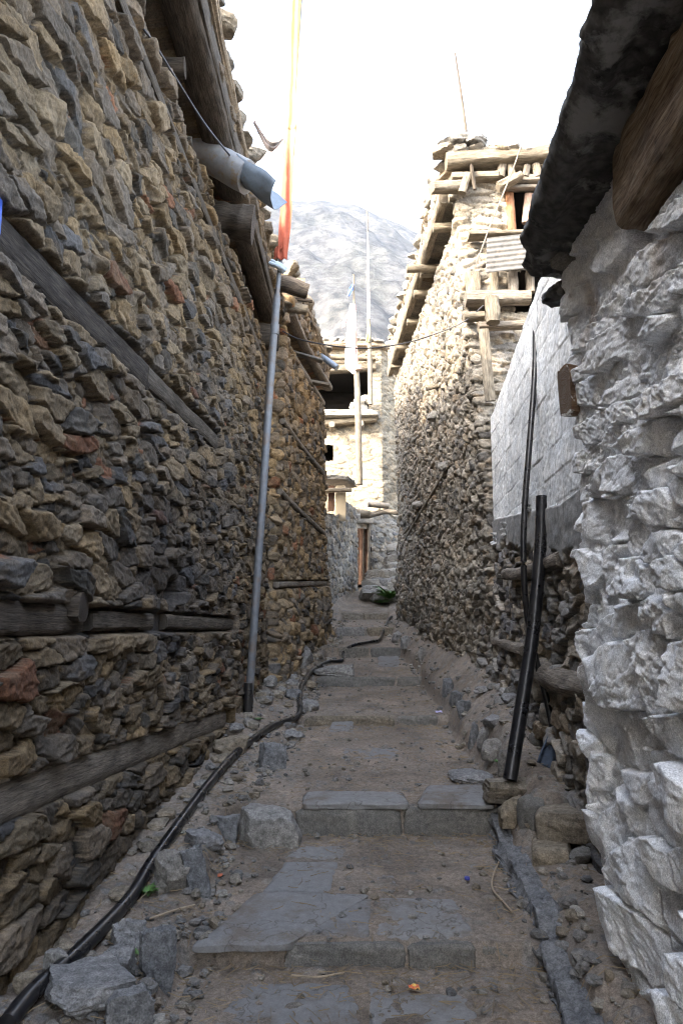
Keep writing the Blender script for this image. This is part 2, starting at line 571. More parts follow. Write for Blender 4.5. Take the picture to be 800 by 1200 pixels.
M['reddoor'] = wood_mat('red-brown boards', (.032, .019, .014), (.062, .035, .024), (.10, .060, .042))
M['creamwood'] = wood_mat('cream painted boards', (.26, .215, .15), (.36, .31, .23), (.42, .37, .29))
M['orangewood'] = wood_mat('orange-brown post', (.15, .07, .035), (.25, .125, .07), (.33, .19, .12))
M['pinkwood'] = wood_mat('faded pink board', (.24, .16, .125), (.33, .235, .19), (.40, .31, .26))
M['black'] = plain_mat('black plastic pipe', (.011, .011, .013), .32, var=.1, bump=.03, scale=6, dirt=(.04, .036, .032), dscale=2, lim=(.45, .9))
M['cable'] = plain_mat('black cable', (.018, .018, .022), .5)
M['bluegrey'] = plain_mat('blue-grey fabric', (.045, .065, .10), .8, var=.35, bump=.4)
M['steel'] = plain_mat('galvanised steel', (.155, .165, .18), .55, metal=.25, var=.18, scale=18, dirt=(.17, .115, .075), dscale=5, lim=(.52, .75))
M['pipe'] = plain_mat('grey plastic pipe', (.30, .31, .33), .5, var=.15, dirt=(.30, .22, .12), dscale=8, lim=(.52, .66))
M['tin'] = plain_mat('painted tin channel', (.19, .23, .28), .5, metal=.2, var=.18, dirt=(.16, .12, .09), dscale=10, lim=(.58, .72))
M['tinbare'] = plain_mat('corrugated iron', (.13, .125, .115), .6, metal=.3, var=.25, dirt=(.26, .21, .16), dscale=5)
M['slate'] = plain_mat('tarred roof slab', (.085, .082, .076), .9, var=.7, scale=18, bump=1.0, dirt=(.27, .265, .25), dscale=3.6, spec=.25, lim=(.51, .60))
M['blue'] = plain_mat('bright blue paint', (.02, .10, .55), .4, var=.1)
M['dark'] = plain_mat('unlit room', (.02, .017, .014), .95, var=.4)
M['rag'] = plain_mat('pale cloth knot', (.42, .50, .58), .9, var=.25, bump=.4)
M['wrapper'] = plain_mat('orange wrapper', (.75, .16, .05), .35, var=.1, dirt=(.85, .55, .10), dscale=60, lim=(.55, .58))
M['wrapper_lilac'] = plain_mat('lilac wrapper', (.50, .46, .72), .4, var=.2)
M['cap'] = plain_mat('blue cap', (.03, .04, .28), .4)
M['leaf'] = plain_mat('weed leaf', (.075, .16, .035), .6, var=.35, scale=40)
M['straw'] = plain_mat('dry straw', (.22, .16, .09), .85, var=.45, scale=3.0)
M['twig'] = plain_mat('bare twig', (.33, .26, .18), .85, var=.3)
M['redclay'] = plain_mat('red dirt fragment', (.42, .12, .06), .8)


def cloth_mat(name, trans=.35, base=None):
    m, nt, b = mat_new(name); k = NB(nt)
    c = k.n('ShaderNodeAttribute', attribute_name='Col').outputs['Color']
    co = k.n('ShaderNodeTexCoord').outputs['Object']
    w = k.noise(co, 28, 4, .6)
    c = k.mix(1.0, c, k.ramp(w, [(.3, (.9,) * 3), (.7, (1.08,) * 3)]), 'MULTIPLY')
    k.l(c, b.inputs['Base Color']); b.inputs['Roughness'].default_value = .9; b.inputs['Specular IOR Level'].default_value = .1
    t = k.n('ShaderNodeBsdfTranslucent'); k.l(c, t.inputs['Color'])
    mx = k.n('ShaderNodeMixShader'); mx.inputs[0].default_value = trans
    k.l(b.outputs[0], mx.inputs[1]); k.l(t.outputs[0], mx.inputs[2])
    k.l(mx.outputs[0], nt.nodes['Material Output'].inputs['Surface'])
    k.l(k.bump(w, .3, .01), b.inputs['Normal'])
    return m


M['cloth'] = cloth_mat('prayer flag cloth', .3)


def slab_mat():
    """flagstone with trodden earth lying over it in patches"""
    m, nt, b = mat_new('dusty flagstone'); k = NB(nt)
    co = k.n('ShaderNodeTexCoord').outputs['Object']
    oi = k.n('ShaderNodeObjectInfo').outputs['Random']
    c = k.ramp(oi, [(0, (.19, .188, .186)), (.5, (.212, .207, .20)), (1, (.18, .178, .176))])
    n1 = k.noise(co, 24, 6, .65); n2 = k.noise(co, 150, 3, .6); d = k.noise(co, 3.2, 7, .7)
    c = k.mix(1.0, c, k.ramp(n1, [(.25, (.8,) * 3), (.75, (1.2,) * 3)]), 'MULTIPLY')
    c = k.mix(k.ramp(d, [(.50, (0,) * 3), (.62, (.85,) * 3)]), c, (.145, .120, .098))
    c = k.mix(1.0, c, k.ramp(n2, [(.3, (.85,) * 3), (.7, (1.15,) * 3)]), 'MULTIPLY')
    vo = k.n('ShaderNodeTexVoronoi', feature='DISTANCE_TO_EDGE'); vo.inputs['Scale'].default_value = 2.3
    wp = k.n('ShaderNodeVectorMath', operation='ADD'); k.l(co, wp.inputs[0]); nz = k.n('ShaderNodeTexNoise'); nz.inputs['Scale'].default_value = 7; nz.inputs['Detail'].default_value = 5
    k.l(co, nz.inputs['Vector']); sc3 = k.n('ShaderNodeVectorMath', operation='SCALE'); sc3.inputs['Scale'].default_value = .25
    k.l(nz.outputs['Color'], sc3.inputs[0]); k.l(sc3.outputs[0], wp.inputs[1]); k.l(wp.outputs[0], vo.inputs['Vector'])
    c = k.mix(k.ramp(vo.outputs['Distance'], [(.0, (.75,) * 3), (.012, (0,) * 3)]), c, (.085, .07, .058))
    k.l(c, b.inputs['Base Color']); b.inputs['Roughness'].default_value = .85; b.inputs['Specular IOR Level'].default_value = .3
    nn = k.bump(n1, .35, .008); nn = k.bump(n2, .5, .002, nn); k.l(nn, b.inputs['Normal'])
    return m


M['slab'] = slab_mat()

# ================================================================== GROUND
STEPS = [(3.84, .00, .10), (5.42, .16, .34), (8.65, .44, .55), (11.4, .62, .77), (13.2, .95, 1.12), (14.6, 1.28, 1.44), (16.0, 1.58, 1.72)]
_py = [-60, 2.5]; _pz = [-.3, -.005]
for y, a, b_ in STEPS:
    _py += [y - .012, y + .012]; _pz += [a, b_]
_py += [19, 24, 60, 400]; _pz += [2.30, 2.9, 4.0, 6.0]
_sy = [-60, 2.5, 3.84, 5.42, 8.65, 11.4, 13.2, 14.6, 16, 19, 24, 60, 400]
_sz = [-.3, .02, .09, .30, .55, .76, 1.08, 1.40, 1.70, 2.30, 2.9, 4.0, 6.0]
path_z = lambda y: np.interp(y, _py, _pz)
soft_z = lambda y: np.interp(y, _sy, _sz)
# plan of the alley: foot of the left walls, edges of the steps, foot of the right walls
left_foot = lambda y: np.interp(y, [-8, 3.3, 7.1, 10.2, 12, 14.3, 15.2, 19, 24], [-1.7, -1.36, -1.10, -.98, -.72, -.30, -.40, .38, .8])
step_l = lambda y: np.interp(y, [0, 3.6, 5.4, 8.6, 11.4, 14, 19], [-.72, -.70, -.72, -.44, -.40, -.12, .35])
step_r = lambda y: np.interp(y, [0, 3.5, 4.4, 5.2, 5.7, 7.3, 8.65, 11.4, 14, 16, 19], [1.02, .95, .98, 1.03, 1.06, 1.10, 1.14, 1.12, .92, .9, 1.2])
right_foot = lambda y: np.interp(y, [-8, 4.0, 4.05, 5, 8.2, 8.5, 11, 15, 19], [1.25, 1.25, 1.5, 1.52, 1.68, 1.82, 1.6, 1.17, 1.5])
bank_z = lambda y: np.interp(y, [-60, 2, 4.0, 4.90, 5.02, 5.6, 6, 7, 8.5, 10, 15, 17, 19, 24, 60, 400], [0, .08, .19, .25, .52, .60, .66, .86, 1.06, 1.22, 1.66, 2.0, 2.45, 2.9, 4.0, 6.0])


def ground_raw(x, y):
    p = path_z(y); s = soft_z(y)
    ll, lf, rr, rf = step_l(y), left_foot(y), step_r(y), right_foot(y)
    tl = np.clip((ll - x) / np.maximum(.05, ll - lf), 0, 1.3)
    zl = s + .015 + .03 * tl ** 1.3 + np.where(y > 7.5, .10, .0) * ss(.5, 1.1, tl)
    wl = ss(.0, .10, ll - x)
    tr = np.clip((x - rr) / np.maximum(.05, rf - rr), 0, 1.0)
    zr = s + (bank_z(y) - s) * np.where(y < 7, ss(.02, .55, tr), tr ** .8)
    wr = ss(.0, .08, x - rr)
    z = p * (1 - wl) + zl * wl
    return z * (1 - wr) + zr * wr


def ground_z(x, y):
    x = np.asarray(x, float); y = np.asarray(y, float)
    return ground_raw(x, y) + .022 * fbm(x * 2.1, y * 2.1, 301, 3) + .010 * fbm(x * 9, y * 9, 302, 3)


def on_ground(px, py, dz=0.0):
    d = ray(px, py)
    Y = np.linspace(2.2, 22, 4000)
    P = EYE + d[None] * Y[:, None]
    g = ground_z(P[:, 0], P[:, 1]) + dz
    k = np.argmax(P[:, 2] <= g)
    return P[k] if P[k, 2] <= g[k] else P[-1]


def build_ground():
    xf = np.arange(-1.9, 2.1, .0135 / Q)
    xs = np.concatenate([[-1500, -500, -160, -50, -18, -8, -4, -2.8, -2.3, -2.05], xf, [2.3, 2.7, 3.4, 5, 9, 20, 55, 170, 500, 1500]])
    ys = [2.3]
    while ys[-1] < 20: ys.append(ys[-1] + min(.06, .0034 * ys[-1] / Q))
    # rows that bracket every riser
    ys = np.array(ys)
    extra = np.concatenate([[y - .012, y + .012] for y, _, _ in STEPS])
    ys = np.unique(np.concatenate([[-1500, -500, -150, -50, -16, -6, -2, -.5, .5, 1.2, 1.7, 2.0, 2.2], ys, extra, [20.3, 21, 22, 24, 28, 36, 50, 80, 150, 300, 480]]))
    X, Y = np.meshgrid(xs, ys, indexing='ij')
    Z = ground_z(X, Y)
    fine = ((np.abs(X) < 2.2) & (Y > 2) & (Y < 21)).astype(float)
    E, I, J, DX, DY = voro(X + .02 * fbm(X * 12, Y * 12, 311, 2), Y, .055, .055, 310, wv=.5)
    marg = np.clip(ss(0, .25, step_l(Y) - X) + ss(-.05, .2, X - step_r(Y)), 0, 1)
    peb = ss(.05, .4, E) * (hsh(I, J, 315) > np.where(marg > .5, .62, .86))
    Z = Z + fine * (peb * .016 * hsh(I, J, 316) + .010 * fbm(X * 26, Y * 26, 312, 3))
    C = np.array((.190, .156, .126)) * (1 + .55 * fbm(X * 3, Y * 3, 313, 5))[..., None]
    grey = ss(.0, .3, fbm(X * 1.7 + 4, Y * 1.7, 314, 5))[..., None]
    C = C * (1 - .45 * grey) + np.array((.21, .182, .156)) * .45 * grey
    pc = pick([(.17, .16, .15), (.20, .18, .155), (.14, .135, .13)], [3, 3, 2], hsh(I, J, 317))
    C = C * (1 - .8 * peb[..., None]) + pc * .8 * peb[..., None]
    o = mesh_obj('ground', np.dstack([X, Y, Z]).reshape(-1, 3), grid_faces(len(xs), len(ys)), M['dirt'], None, np.clip(C, .02, .6).reshape(-1, 3))
    structure(o)


build_ground()

# ================================================================== LEFT NEAR HOUSE
def XL(Y, z):
    f = np.clip((z + .2) / 6.2, 0, 1)
    return np.interp(Y, [-8, 3.3, 7.1, 10.2], [-1.75, -1.38, -1.13, -1.0]) * (1 - f) + np.interp(Y, [-8, 3.8, 7, 10.2], [-1.45, -1.22, -1.14, -1.05]) * f


def XL2(Y, z):
    f = np.clip((z - .4) / 6.2, 0, 1)
    return np.interp(Y, [10.4, 12, 14.3], [-.97, -.73, -.28]) * (1 - f) + np.interp(Y, [10.4, 12, 14.3], [-.80, -.62, -.36]) * f


def XR(Y, z):       # tall house, alley side
    f = np.clip((z - .5) / 6.5, 0, 1)
    return np.interp(Y, [8.5, 11, 15], [1.82, 1.6, 1.17]) * (1 - f) + np.interp(Y, [8.5, 11, 15], [1.33, 1.24, 1.08]) * f


def hit(px, py, fx):
    """pixel -> point on a wall x = fx(Y, z)"""
    d = ray(px, py); Y = 5.0
    Ys = np.linspace(1.5, 24, 4000)
    P = EYE + d[None] * Ys[:, None]
    g = P[:, 0] - fx(P[:, 1], P[:, 2])
    k = np.argmax(np.sign(g) != np.sign(g[0]))
    return P[k]


def band_mask(Y, Z, path, hh, soft=.02):
    py = [p[0] for p in path]; pz = [p[1] for p in path]
    zc = np.interp(Y, py, pz)
    return ss(hh + soft, hh - .005, np.abs(Z - zc)) * ((Y >= py[0] - .02) & (Y <= py[-1] + .02))


LB = [([(-6, 3.04), (2.6, 3.06), (6.9, 3.20)], .085),        # upper tie beam
      ([(-6, 1.62), (3.0, 1.60), (5.1, 1.58), (7.9, 1.54)], .065),   # middle tie beam
      ([(-6, .93), (3.2, .87), (6.7, .71), (7.6, .66)], .075),       # low tie beam
      ([(-6, 4.97), (10.1, 4.97)], .05)]                       # thin string board


def left_mod(S, Z, P, H, C):
    Y = P[..., 1]
    for path, hh in LB:
        m = band_mask(Y, Z, path, hh)
        H = H * (1 - m) + (-.03) * m
    # slot below the eave beam, stones corbelled out above it
    e = ss(5.22, 5.27, Z) * ss(5.66, 5.62, Z)
    H = H * (1 - e) - .24 * e
    H = H + .20 * ss(5.64, 5.70, Z)
    # gully of soot and seepage beside the middle beam
    st = ss(.35, 0, np.hypot((Y - 5.35 + .25 * (Z - 1.7)) / 1.15, (Z - 1.85) / .75) - .55 + .35 * fbm(Y * 3, Z * 3, 400, 4))
    st = np.maximum(st * .8, .40 * ss(.25, .0, np.abs(Y - 6.6 + .3 * (Z - 3)) / 2.6 - .2 + .5 * fbm(Y * 1.4, Z * 1.4, 401, 4)) * ss(4.2, 2.8, Z) * ss(.9, 1.4, Z))
    C = C * (1 - .72 * st[..., None]) + np.array((.03, .03, .034)) * .72 * st[..., None]
    hole = ss(.14, .08, np.hypot((Y - 5.45) / 1.4, (Z - 1.78)))
    H = H - .14 * hole
    # stone colour shifts warmer and slightly lighter with height
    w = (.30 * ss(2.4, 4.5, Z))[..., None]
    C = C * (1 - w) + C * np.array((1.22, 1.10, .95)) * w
    return H, C


lh = empty('stone_house', (-3.2, 4, 0), 'long dark rubble-stone house on the left with timber bands and a tin spout', 'house')
wl = Wall([(-5, 10.3), (-1.0, 10.2), (-1.13, 7.1), (-1.38, 3.3), (-1.5, 1.6), (-1.75, -8)],
          [(-5, 10.3), (-1.05, 10.2), (-1.14, 7.0), (-1.23, 3.3), (-1.28, 1.6), (-1.45, -8)], -.2, 6.0,
          [.2, .012, .0095, .008, .12], .0082)
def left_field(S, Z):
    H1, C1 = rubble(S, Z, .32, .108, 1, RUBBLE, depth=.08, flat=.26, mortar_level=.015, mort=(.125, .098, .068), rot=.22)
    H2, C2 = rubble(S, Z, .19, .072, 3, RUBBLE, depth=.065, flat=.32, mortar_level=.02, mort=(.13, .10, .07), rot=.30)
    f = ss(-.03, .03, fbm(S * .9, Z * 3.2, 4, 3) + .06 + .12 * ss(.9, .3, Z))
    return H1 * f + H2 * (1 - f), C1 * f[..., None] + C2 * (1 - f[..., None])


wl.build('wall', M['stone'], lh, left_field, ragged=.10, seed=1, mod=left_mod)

# timbers on the left wall
def wall_path(fx, path, off, y0=None, y1=None, n=14):
    ys = np.linspace(path[0][0] if y0 is None else y0, path[-1][0] if y1 is None else y1, n)
    zs = np.interp(ys, [p[0] for p in path], [p[1] for p in path])
    return [(float(fx(y, z)) + off, y, z) for y, z in zip(ys, zs)]


sweep('timber_band', wall_path(XL, LB[0][0], -.03, 1.0, 4.75), .09, .17, M['charredwood'], lh, n=110, seed=3, wob=.07, sq=7)
sweep('timber_band', wall_path(XL, LB[0][0], -.022, 4.7, 6.85), .08, .13, M['oldwood'], lh, n=60, seed=4, wob=.08, sq=7)
sweep('timber_band', wall_path(XL, LB[1][0], -.026, 1.0, 3.85), .11, .14, M['darkwood'], lh, n=110, seed=5, wob=.10, sq=4.5)
sweep('timber_band', wall_path(XL, LB[1][0], -.022, 3.98, 5.02), .10, .105, M['oldwood'], lh, n=50, seed=6, wob=.08, sq=6)
sweep('timber_band', wall_path(XL, LB[1][0], -.022, 5.35, 7.75), .10, .105, M['oldwood'], lh, n=70, seed=7, wob=.08, sq=6)
sweep('timber_band', wall_path(XL, LB[2][0], -.034, 1.0, 7.5), .10, .175, M['wood'], lh, n=140, seed=8, wob=.07, sq=6)
sweep('string_board', wall_path(XL, LB[3][0], .02, 1.0, 9.9), .05, .09, M['oldwood'], lh, n=140, seed=9, wob=.10, sq=5)
# short cross-tie head standing out of the middle beam
sweep('tie_head', [(-1.45, 3.72, 1.665), (-1.245, 3.74, 1.655)], .20, .15, M['darkwood'], lh, n=16, seed=10, wob=.12)
# eave beams over the dark slot, joist heads and the big log
sweep('eave_beam', [(-1.12, 1.0, 5.70), (-1.085, 4.2, 5.68), (-1.045, 6.9, 5.66)], .26, .17, M['darkwood'], lh, n=70, seed=11, wob=.05)
sweep('eave_beam', [(-1.03, 7.25, 5.60), (-.985, 9.75, 5.58)], .22, .16, M['darkwood'], lh, n=50, seed=12, wob=.05)
sweep('fascia_board', [(-.975, 1.0, 5.77), (-.93, 6.9, 5.745)], .05, .20, M['oldwood'], lh, n=60, seed=13, wob=.06)
sweep('fascia_board', [(-.905, 7.3, 5.68), (-.87, 9.7, 5.67)], .05, .20, M['oldwood'], lh, n=40, seed=14, wob=.06)
for k, (y, z) in enumerate([(2.3, 5.46), (3.6, 5.45), (4.9, 5.44), (8.3, 5.42), (9.1, 5.43)]):
    sweep('joist', [(-1.6, y, z), (-1.10, y + .03, z)], .13, .13, M['darkwood'], lh, n=14, seed=20 + k, sq=2.2, wob=.12)
sweep('eave_log', [(-1.7, 7.0, 5.47), (-1.2, 7.02, 5.44), (-.86, 7.05, 5.40)], .42, .34, M['darkwood'], lh, n=24, seed=26, sq=2.6, wob=.16)
sweep('eave_log', [(-1.5, 9.75, 5.33), (-.83, 9.8, 5.30)], .32, .32, M['darkwood'], lh, n=20, seed=27, sq=3.2, wob=.10)
sweep('bearer_log', [(-1.3, 9.55, 6.02), (-.78, 9.62, 5.98), (-.45, 9.7, 5.90)], .22, .22, M['darkwood'], lh, n=24, seed=28, sq=2.2, wob=.10, taper=.85)
# earth roof and the flat stones that weigh down its edge
block('roof', [(-5.2, -8), (-.99, -8), (-.86, 10.15), (-5.2, 10.25)], 5.88, 6.02, M['mudroof'], lh, 40, cuts=40, amp=.03, edge=.02)
for k in range(26):
    y = 1.2 + k * .34 + RNG.uniform(-.06, .06)
    rock('coping_stone', (np.interp(y, [1, 10], [-1.02, -.93]) + RNG.uniform(-.04, .04), y, 5.99), (RNG.uniform(.22, .36), RNG.uniform(.24, .40), RNG.uniform(.07, .17)), M['brownrock'], 500 + k, lh, sink=.15, cuts=6, rot=RNG.uniform(0, 3))
# water spout: plastic pipe running into a folded tin channel
a0, a1, a2 = at(238, 180, 6.2), at(290, 208, 6.15), at(326, 232, 6.1)
sp = sweep('water_spout', [a0 + (-.25, .0, .12), a0, a1], .36, .26, M['pipe'], lh, n=30, seed=31, sq=2.0, wob=.07)
q = np.linspace(-1, 1, 15)
prof = np.stack([q * .175, .07 - .15 * (1 - np.abs(q) ** 3.0)], 1)
ax = (a2 - a1); ax /= np.linalg.norm(ax)
sd = np.cross(ax, (0, 0, 1)); sd /= np.linalg.norm(sd); upv = np.cross(sd, ax)
G = np.array([[a1 - ax * .10 + ax * t * .44 + sd * p[0] * (1 + .04 * math.sin(9 * t)) + upv * (p[1] + .012 * math.sin(7 * t + p[0] * 20)) for p in prof] for t in np.linspace(0, 1, 16)])
sheet('tin_channel', G, M['tin'], sp, .006)
# rubble that has tumbled out at the foot of the wall is listed with the loose rocks below

# ================================================================== LEFT FAR HOUSE
h2 = empty('stone_house', (-1.6, 12.3, .4), 'narrow brown rubble-stone house on the left just past the steel flagpole', 'house')
H2B = [([(10.4, 4.35), (12.6, 4.30), (14.3, 4.28)], .05), ([(10.4, 3.35), (14.3, 3.15)], .045), ([(10.4, 2.05), (14.3, 2.25)], .05)]


def h2_mod(S, Z, P, H, C):
    Y = P[..., 1]
    for path, hh in H2B:
        m = band_mask(Y, Z, path, hh) * (P[..., 0] > -.98)
        H = H * (1 - m) - .03 * m
    e = ss(5.55, 5.6, Z) * ss(5.98, 5.94, Z) * ss(10.6, 10.75, Y)
    H = H * (1 - e) - .2 * e
    H = H + .10 * ss(5.97, 6.02, Z)
    foot = ss(1.5, .5, Z - np.interp(Y, [10, 14.3], [.6, 1.3])) * .10
    H = H + foot * (1 + fbm(S * 3, Z * 3, 61, 3))
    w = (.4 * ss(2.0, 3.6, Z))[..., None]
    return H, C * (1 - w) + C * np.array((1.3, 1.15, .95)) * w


w2 = Wall([(-2.4, 14.9), (-.28, 14.35), (-.73, 12), (-.97, 10.42), (-2.4, 10.36)], [(-2.4, 14.9), (-.36, 14.35), (-.62, 12), (-.80, 10.42), (-2.4, 10.36)], .3, 6.5,
          [.03, .0135, .0125, .014], .0125)
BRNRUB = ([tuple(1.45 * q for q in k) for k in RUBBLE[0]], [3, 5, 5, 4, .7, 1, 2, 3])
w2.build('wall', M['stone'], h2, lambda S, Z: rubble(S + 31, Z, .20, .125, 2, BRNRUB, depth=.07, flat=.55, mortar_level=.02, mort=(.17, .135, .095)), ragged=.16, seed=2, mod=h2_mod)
for k, (path, hh) in enumerate(H2B):
    sweep('timber_band', wall_path(XL2, path, .02, 10.5, 14.15), .08, .085, M['wood'], h2, n=50, seed=50 + k, wob=.10)
sweep('eave_beam', [(-.74, 10.6, 5.98), (-.54, 12.4, 5.97), (-.25, 14.2, 5.96)], .16, .12, M['wood'], h2, n=50, seed=54, wob=.07)
sweep('eave_beam', [(-.86, 10.75, 5.62), (-.36, 14.2, 5.66)], .10, .10, M['wood'], h2, n=40, seed=59, wob=.07)
block('roof', [(-2.6, 10.1), (-.68, 10.25), (-.16, 14.5), (-2.6, 14.9)], 6.34, 6.5, M['mudroof'], h2, 55, cuts=20, amp=.04, edge=.06)
sweep('roof_plank', [(-1.1, 10.3, 6.32), (-.52, 10.35, 6.30)], .22, .11, M['palewood'], h2, n=20, seed=56, wob=.08)
sweep('roof_plank', [(-1.0, 10.6, 6.22), (-.42, 10.62, 6.16)], .05, .04, M['darkwood'], h2, n=16, seed=57)
sweep('roof_plank', [(-.85, 11.7, 5.80), (-.30, 11.8, 5.66)], .16, .05, M['tinbare'], h2, n=16, seed=58, wob=.05)
sweep('roof_plank', [(-.70, 12.9, 5.70), (-.22, 13.0, 5.64)], .16, .06, M['wood'], h2, n=16, seed=60, wob=.07)
sweep('roof_plank', [(-.9, 10.5, 6.05), (-.50, 10.6, 6.02)], .14, .12, M['palewood'], h2, n=16, seed=62, wob=.1)
for k in range(20):
    y = 10.25 + k * .215
    rock('coping_stone', (np.interp(y, [10.3, 14.5], [-.74, -.26]) + RNG.uniform(-.08, .05), y, 6.44), (RNG.uniform(.2, .34), RNG.uniform(.2, .36), RNG.uniform(.10, .24)), M['brownrock'], 560 + k, h2, cuts=6, rot=RNG.uniform(0, 3))
s2 = sweep('water_spout', [at(366, 412, 13.3) + (-.2, 0, .08), at(372, 415, 13.3), at(395, 431, 13.2)], .13, .11, M['tin'], h2, n=16, seed=64, sq=2.0, wob=.05)

# ================================================================== WHITE HOUSE, RIGHT FOREGROUND
wh = empty('white_house', (2.6, 1.5, 0), 'whitewashed house of big craggy stones, right foreground, under a black roof slab', 'house')


def white_field(S, Z):
    pal = ([(.79, .785, .775)], [1])
    H1, _ = rubble(S + 3, Z, .44, .21, 100, pal, depth=.09, flat=.22, mortar_level=.06, small=.34, rough=.4, rot=.40, bias=.19)
    H2, _ = rubble(S + 8, Z, .30, .13, 130, pal, depth=.08, flat=.26, mortar_level=.06, small=.42, rough=.4, rot=.35, bias=.19)
    H3, _ = rubble(S + 9, Z - .12 * S, .62, .115, 120, pal, depth=.075, flat=.25, mortar_level=.05, small=.30, rough=.7, rot=.10, bias=.16)
    f = ss(-.05, .05, fbm(S * 1.6, Z * 2.6, 175, 3) - .02)
    up = ss(2.10, 2.30, Z + .3 * fbm(S * 2, Z * 2, 174, 2))
    H = (H1 * f + H2 * (1 - f)) * (1 - up) + H3 * up
    # broken leaves of the schist and splashes of thick limewash
    q = (Z + .25 * S) * 26 + 2.2 * fbm(S * 5, Z * 5, 113, 4, .6)
    fr = ss(.75, 1.0, q - np.floor(q))
    leaf = (hsh(np.floor(q), np.floor(S * 4 + fbm(S * 6, Z * 6, 117, 2)), 114) - .5) * (1 - fr)
    H = H + .012 * leaf * ss(.06, .2, fbm(S * 3.1, Z * 3.1, 116, 3))
    cr = ss(.18, .34, fbm(S * 2.9 + 7, Z * 2.9, 176, 3))
    H = H + cr * (.013 * fbm(S * 21, Z * 21, 178, 5, .65) + .008) + .004 * fbm(S * 30, Z * 30, 179, 4, .6)
    C = np.array((.83, .835, .845)) * (1 + .10 * fbm(S * 6, Z * 6, 180, 4))[..., None]
    bare = ss(-.018, -.045, H - .015 * fbm(S * 9, Z * 9, 181, 3))[..., None]
    C = C * (1 - .75 * bare) + np.array((.24, .20, .155)) * .75 * bare
    worn = (ss(.20, .42, fbm(S * 7 + 3, Z * 11, 182, 5)) * .45)[..., None]
    C = C * (1 - worn) + np.array((.60, .59, .57)) * worn
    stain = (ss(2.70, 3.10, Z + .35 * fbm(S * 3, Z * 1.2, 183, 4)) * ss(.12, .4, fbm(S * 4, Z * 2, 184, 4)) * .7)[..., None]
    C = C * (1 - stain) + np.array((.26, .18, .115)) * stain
    return H, C


ww = Wall([(1.2, -6), (1.12, 1.5), (1.275, 3.86), (2.2, 3.98)], [(1.08, -6), (1.10, 1.5), (1.215, 3.86), (2.2, 3.98)], -.15, 3.62, [.12, .0055, .03], .0058)
ww.base = ww.base


def white_mod(S, Z, P, H, C):
    # outward is to the left of travel, so the face is seen from -x
    Y = P[..., 1]
    H = H + .06 * ss(3.5, 3.86, Y) * fbm(Z * 2.5, Z * 0 + 3, 190, 3) + .03 * fbm(Y * 1.5, Z * 1.5, 191, 2)
    H = H * (1 - .15 * ss(2.9, 3.05, Z))
    m = band_mask(Y, Z, [(-6, 3.22), (2.86, 3.26)], .22)
    H = H * (1 - m) - .06 * m
    return H, C


ww.build('wall', M['whitestone'], wh, white_field, seed=5, mod=white_mod)
sweep('wall_plate', [(1.10, -1.0, 3.24), (1.10, 1.4, 3.25), (1.12, 2.2, 3.25), (1.15, 2.80, 3.27)], .18, .34, M['brownwood'], wh, n=110, seed=71, wob=.07, ring=36, sq=7)
sweep('beam_end', [at(661, 458, 3.84) + (.25, .06, .0), at(661, 458, 3.80)], .10, .25, M['whitewood'], wh, n=20, seed=72, wob=.05, sq=9, ring=28)
# thick tarred slab roof edge with a ragged lip
def roof_slab():
    ys = np.concatenate([np.linspace(-3, 1.2, 40), np.linspace(1.22, 4.03, 230)])
    prof = np.array([(.05, -.02), (-.01, .0), (-.06, .05), (-.055, .10), (-.02, .15), (.05, .18), (.35, .20), (1.2, .22), (3.0, .24), (3.0, .04), (1.2, -.03), (.36, -.035), (.20, -.03), (.12, -.02), (.05, -.02)])
    L = np.concatenate([[0], np.cumsum(np.minimum(np.linalg.norm(np.diff(prof, axis=0), axis=1), .25))])
    t = np.linspace(0, L[-1], 90)[:-1]
    pf = np.stack([np.interp(t, L, prof[:, 0]), np.interp(t, L, prof[:, 1])], 1)
    n = len(pf)
    Yg = np.repeat(ys[:, None], n, 1); Tg = np.repeat(t[None, :], len(ys), 0)
    xe = np.interp(ys, [-3, 2.14, 3.2, 4.03], [.70, .85, .965, 1.0])[:, None]
    endt = ss(3.7, 4.03, Yg)
    near = ss(1.0, .5, pf[:, 0])[None, :]
    e_, i_, j_, dy_, dt_ = voro(Yg + .05 * fbm(Yg * 5, Tg * 5, 75, 2), Tg, .34, .16, 74, rot=.4)
    fac = chisel(i_, j_, dy_, dt_, 74, -.04, .05, .45, K=4) + (hsh(i_, j_, 73) - .5) * .035
    j = (.07 * fbm(Yg * 1.6, Tg * 2.0, 77, 2) + fac * .35 * ss(.0, .1, e_) + .011 * fbm(Yg * 11, Tg * 11, 78, 4, .6) + .008 * fbm(Yg * 50, Tg * 50, 76, 3)) * near
    Xg = xe + pf[None, :, 0] + j + .06 * endt * near
    Zg = 3.50 + pf[None, :, 1] * (1 - .25 * endt) + .7 * j * (pf[None, :, 1] < .05) + .3 * j
    Yg = Yg + endt * .10 * fbm(Tg * 3, Tg * 0 + 3, 79, 3)
    V = np.dstack([Xg, Yg, Zg]).reshape(-1, 3); F = []
    for k in range(len(ys) - 1):
        q = np.arange(n); q2 = (q + 1) % n
        F.append(np.stack([k * n + q, k * n + q2, (k + 1) * n + q2, (k + 1) * n + q], 1))
    F = [tuple(f) for f in np.vstack(F)]
    F.append(tuple(range(n))[::-1]); F.append(tuple((len(ys) - 1) * n + q for q in range(n)))
    return mesh_obj('roof', V, F, M['slate'], wh)


roof_slab()
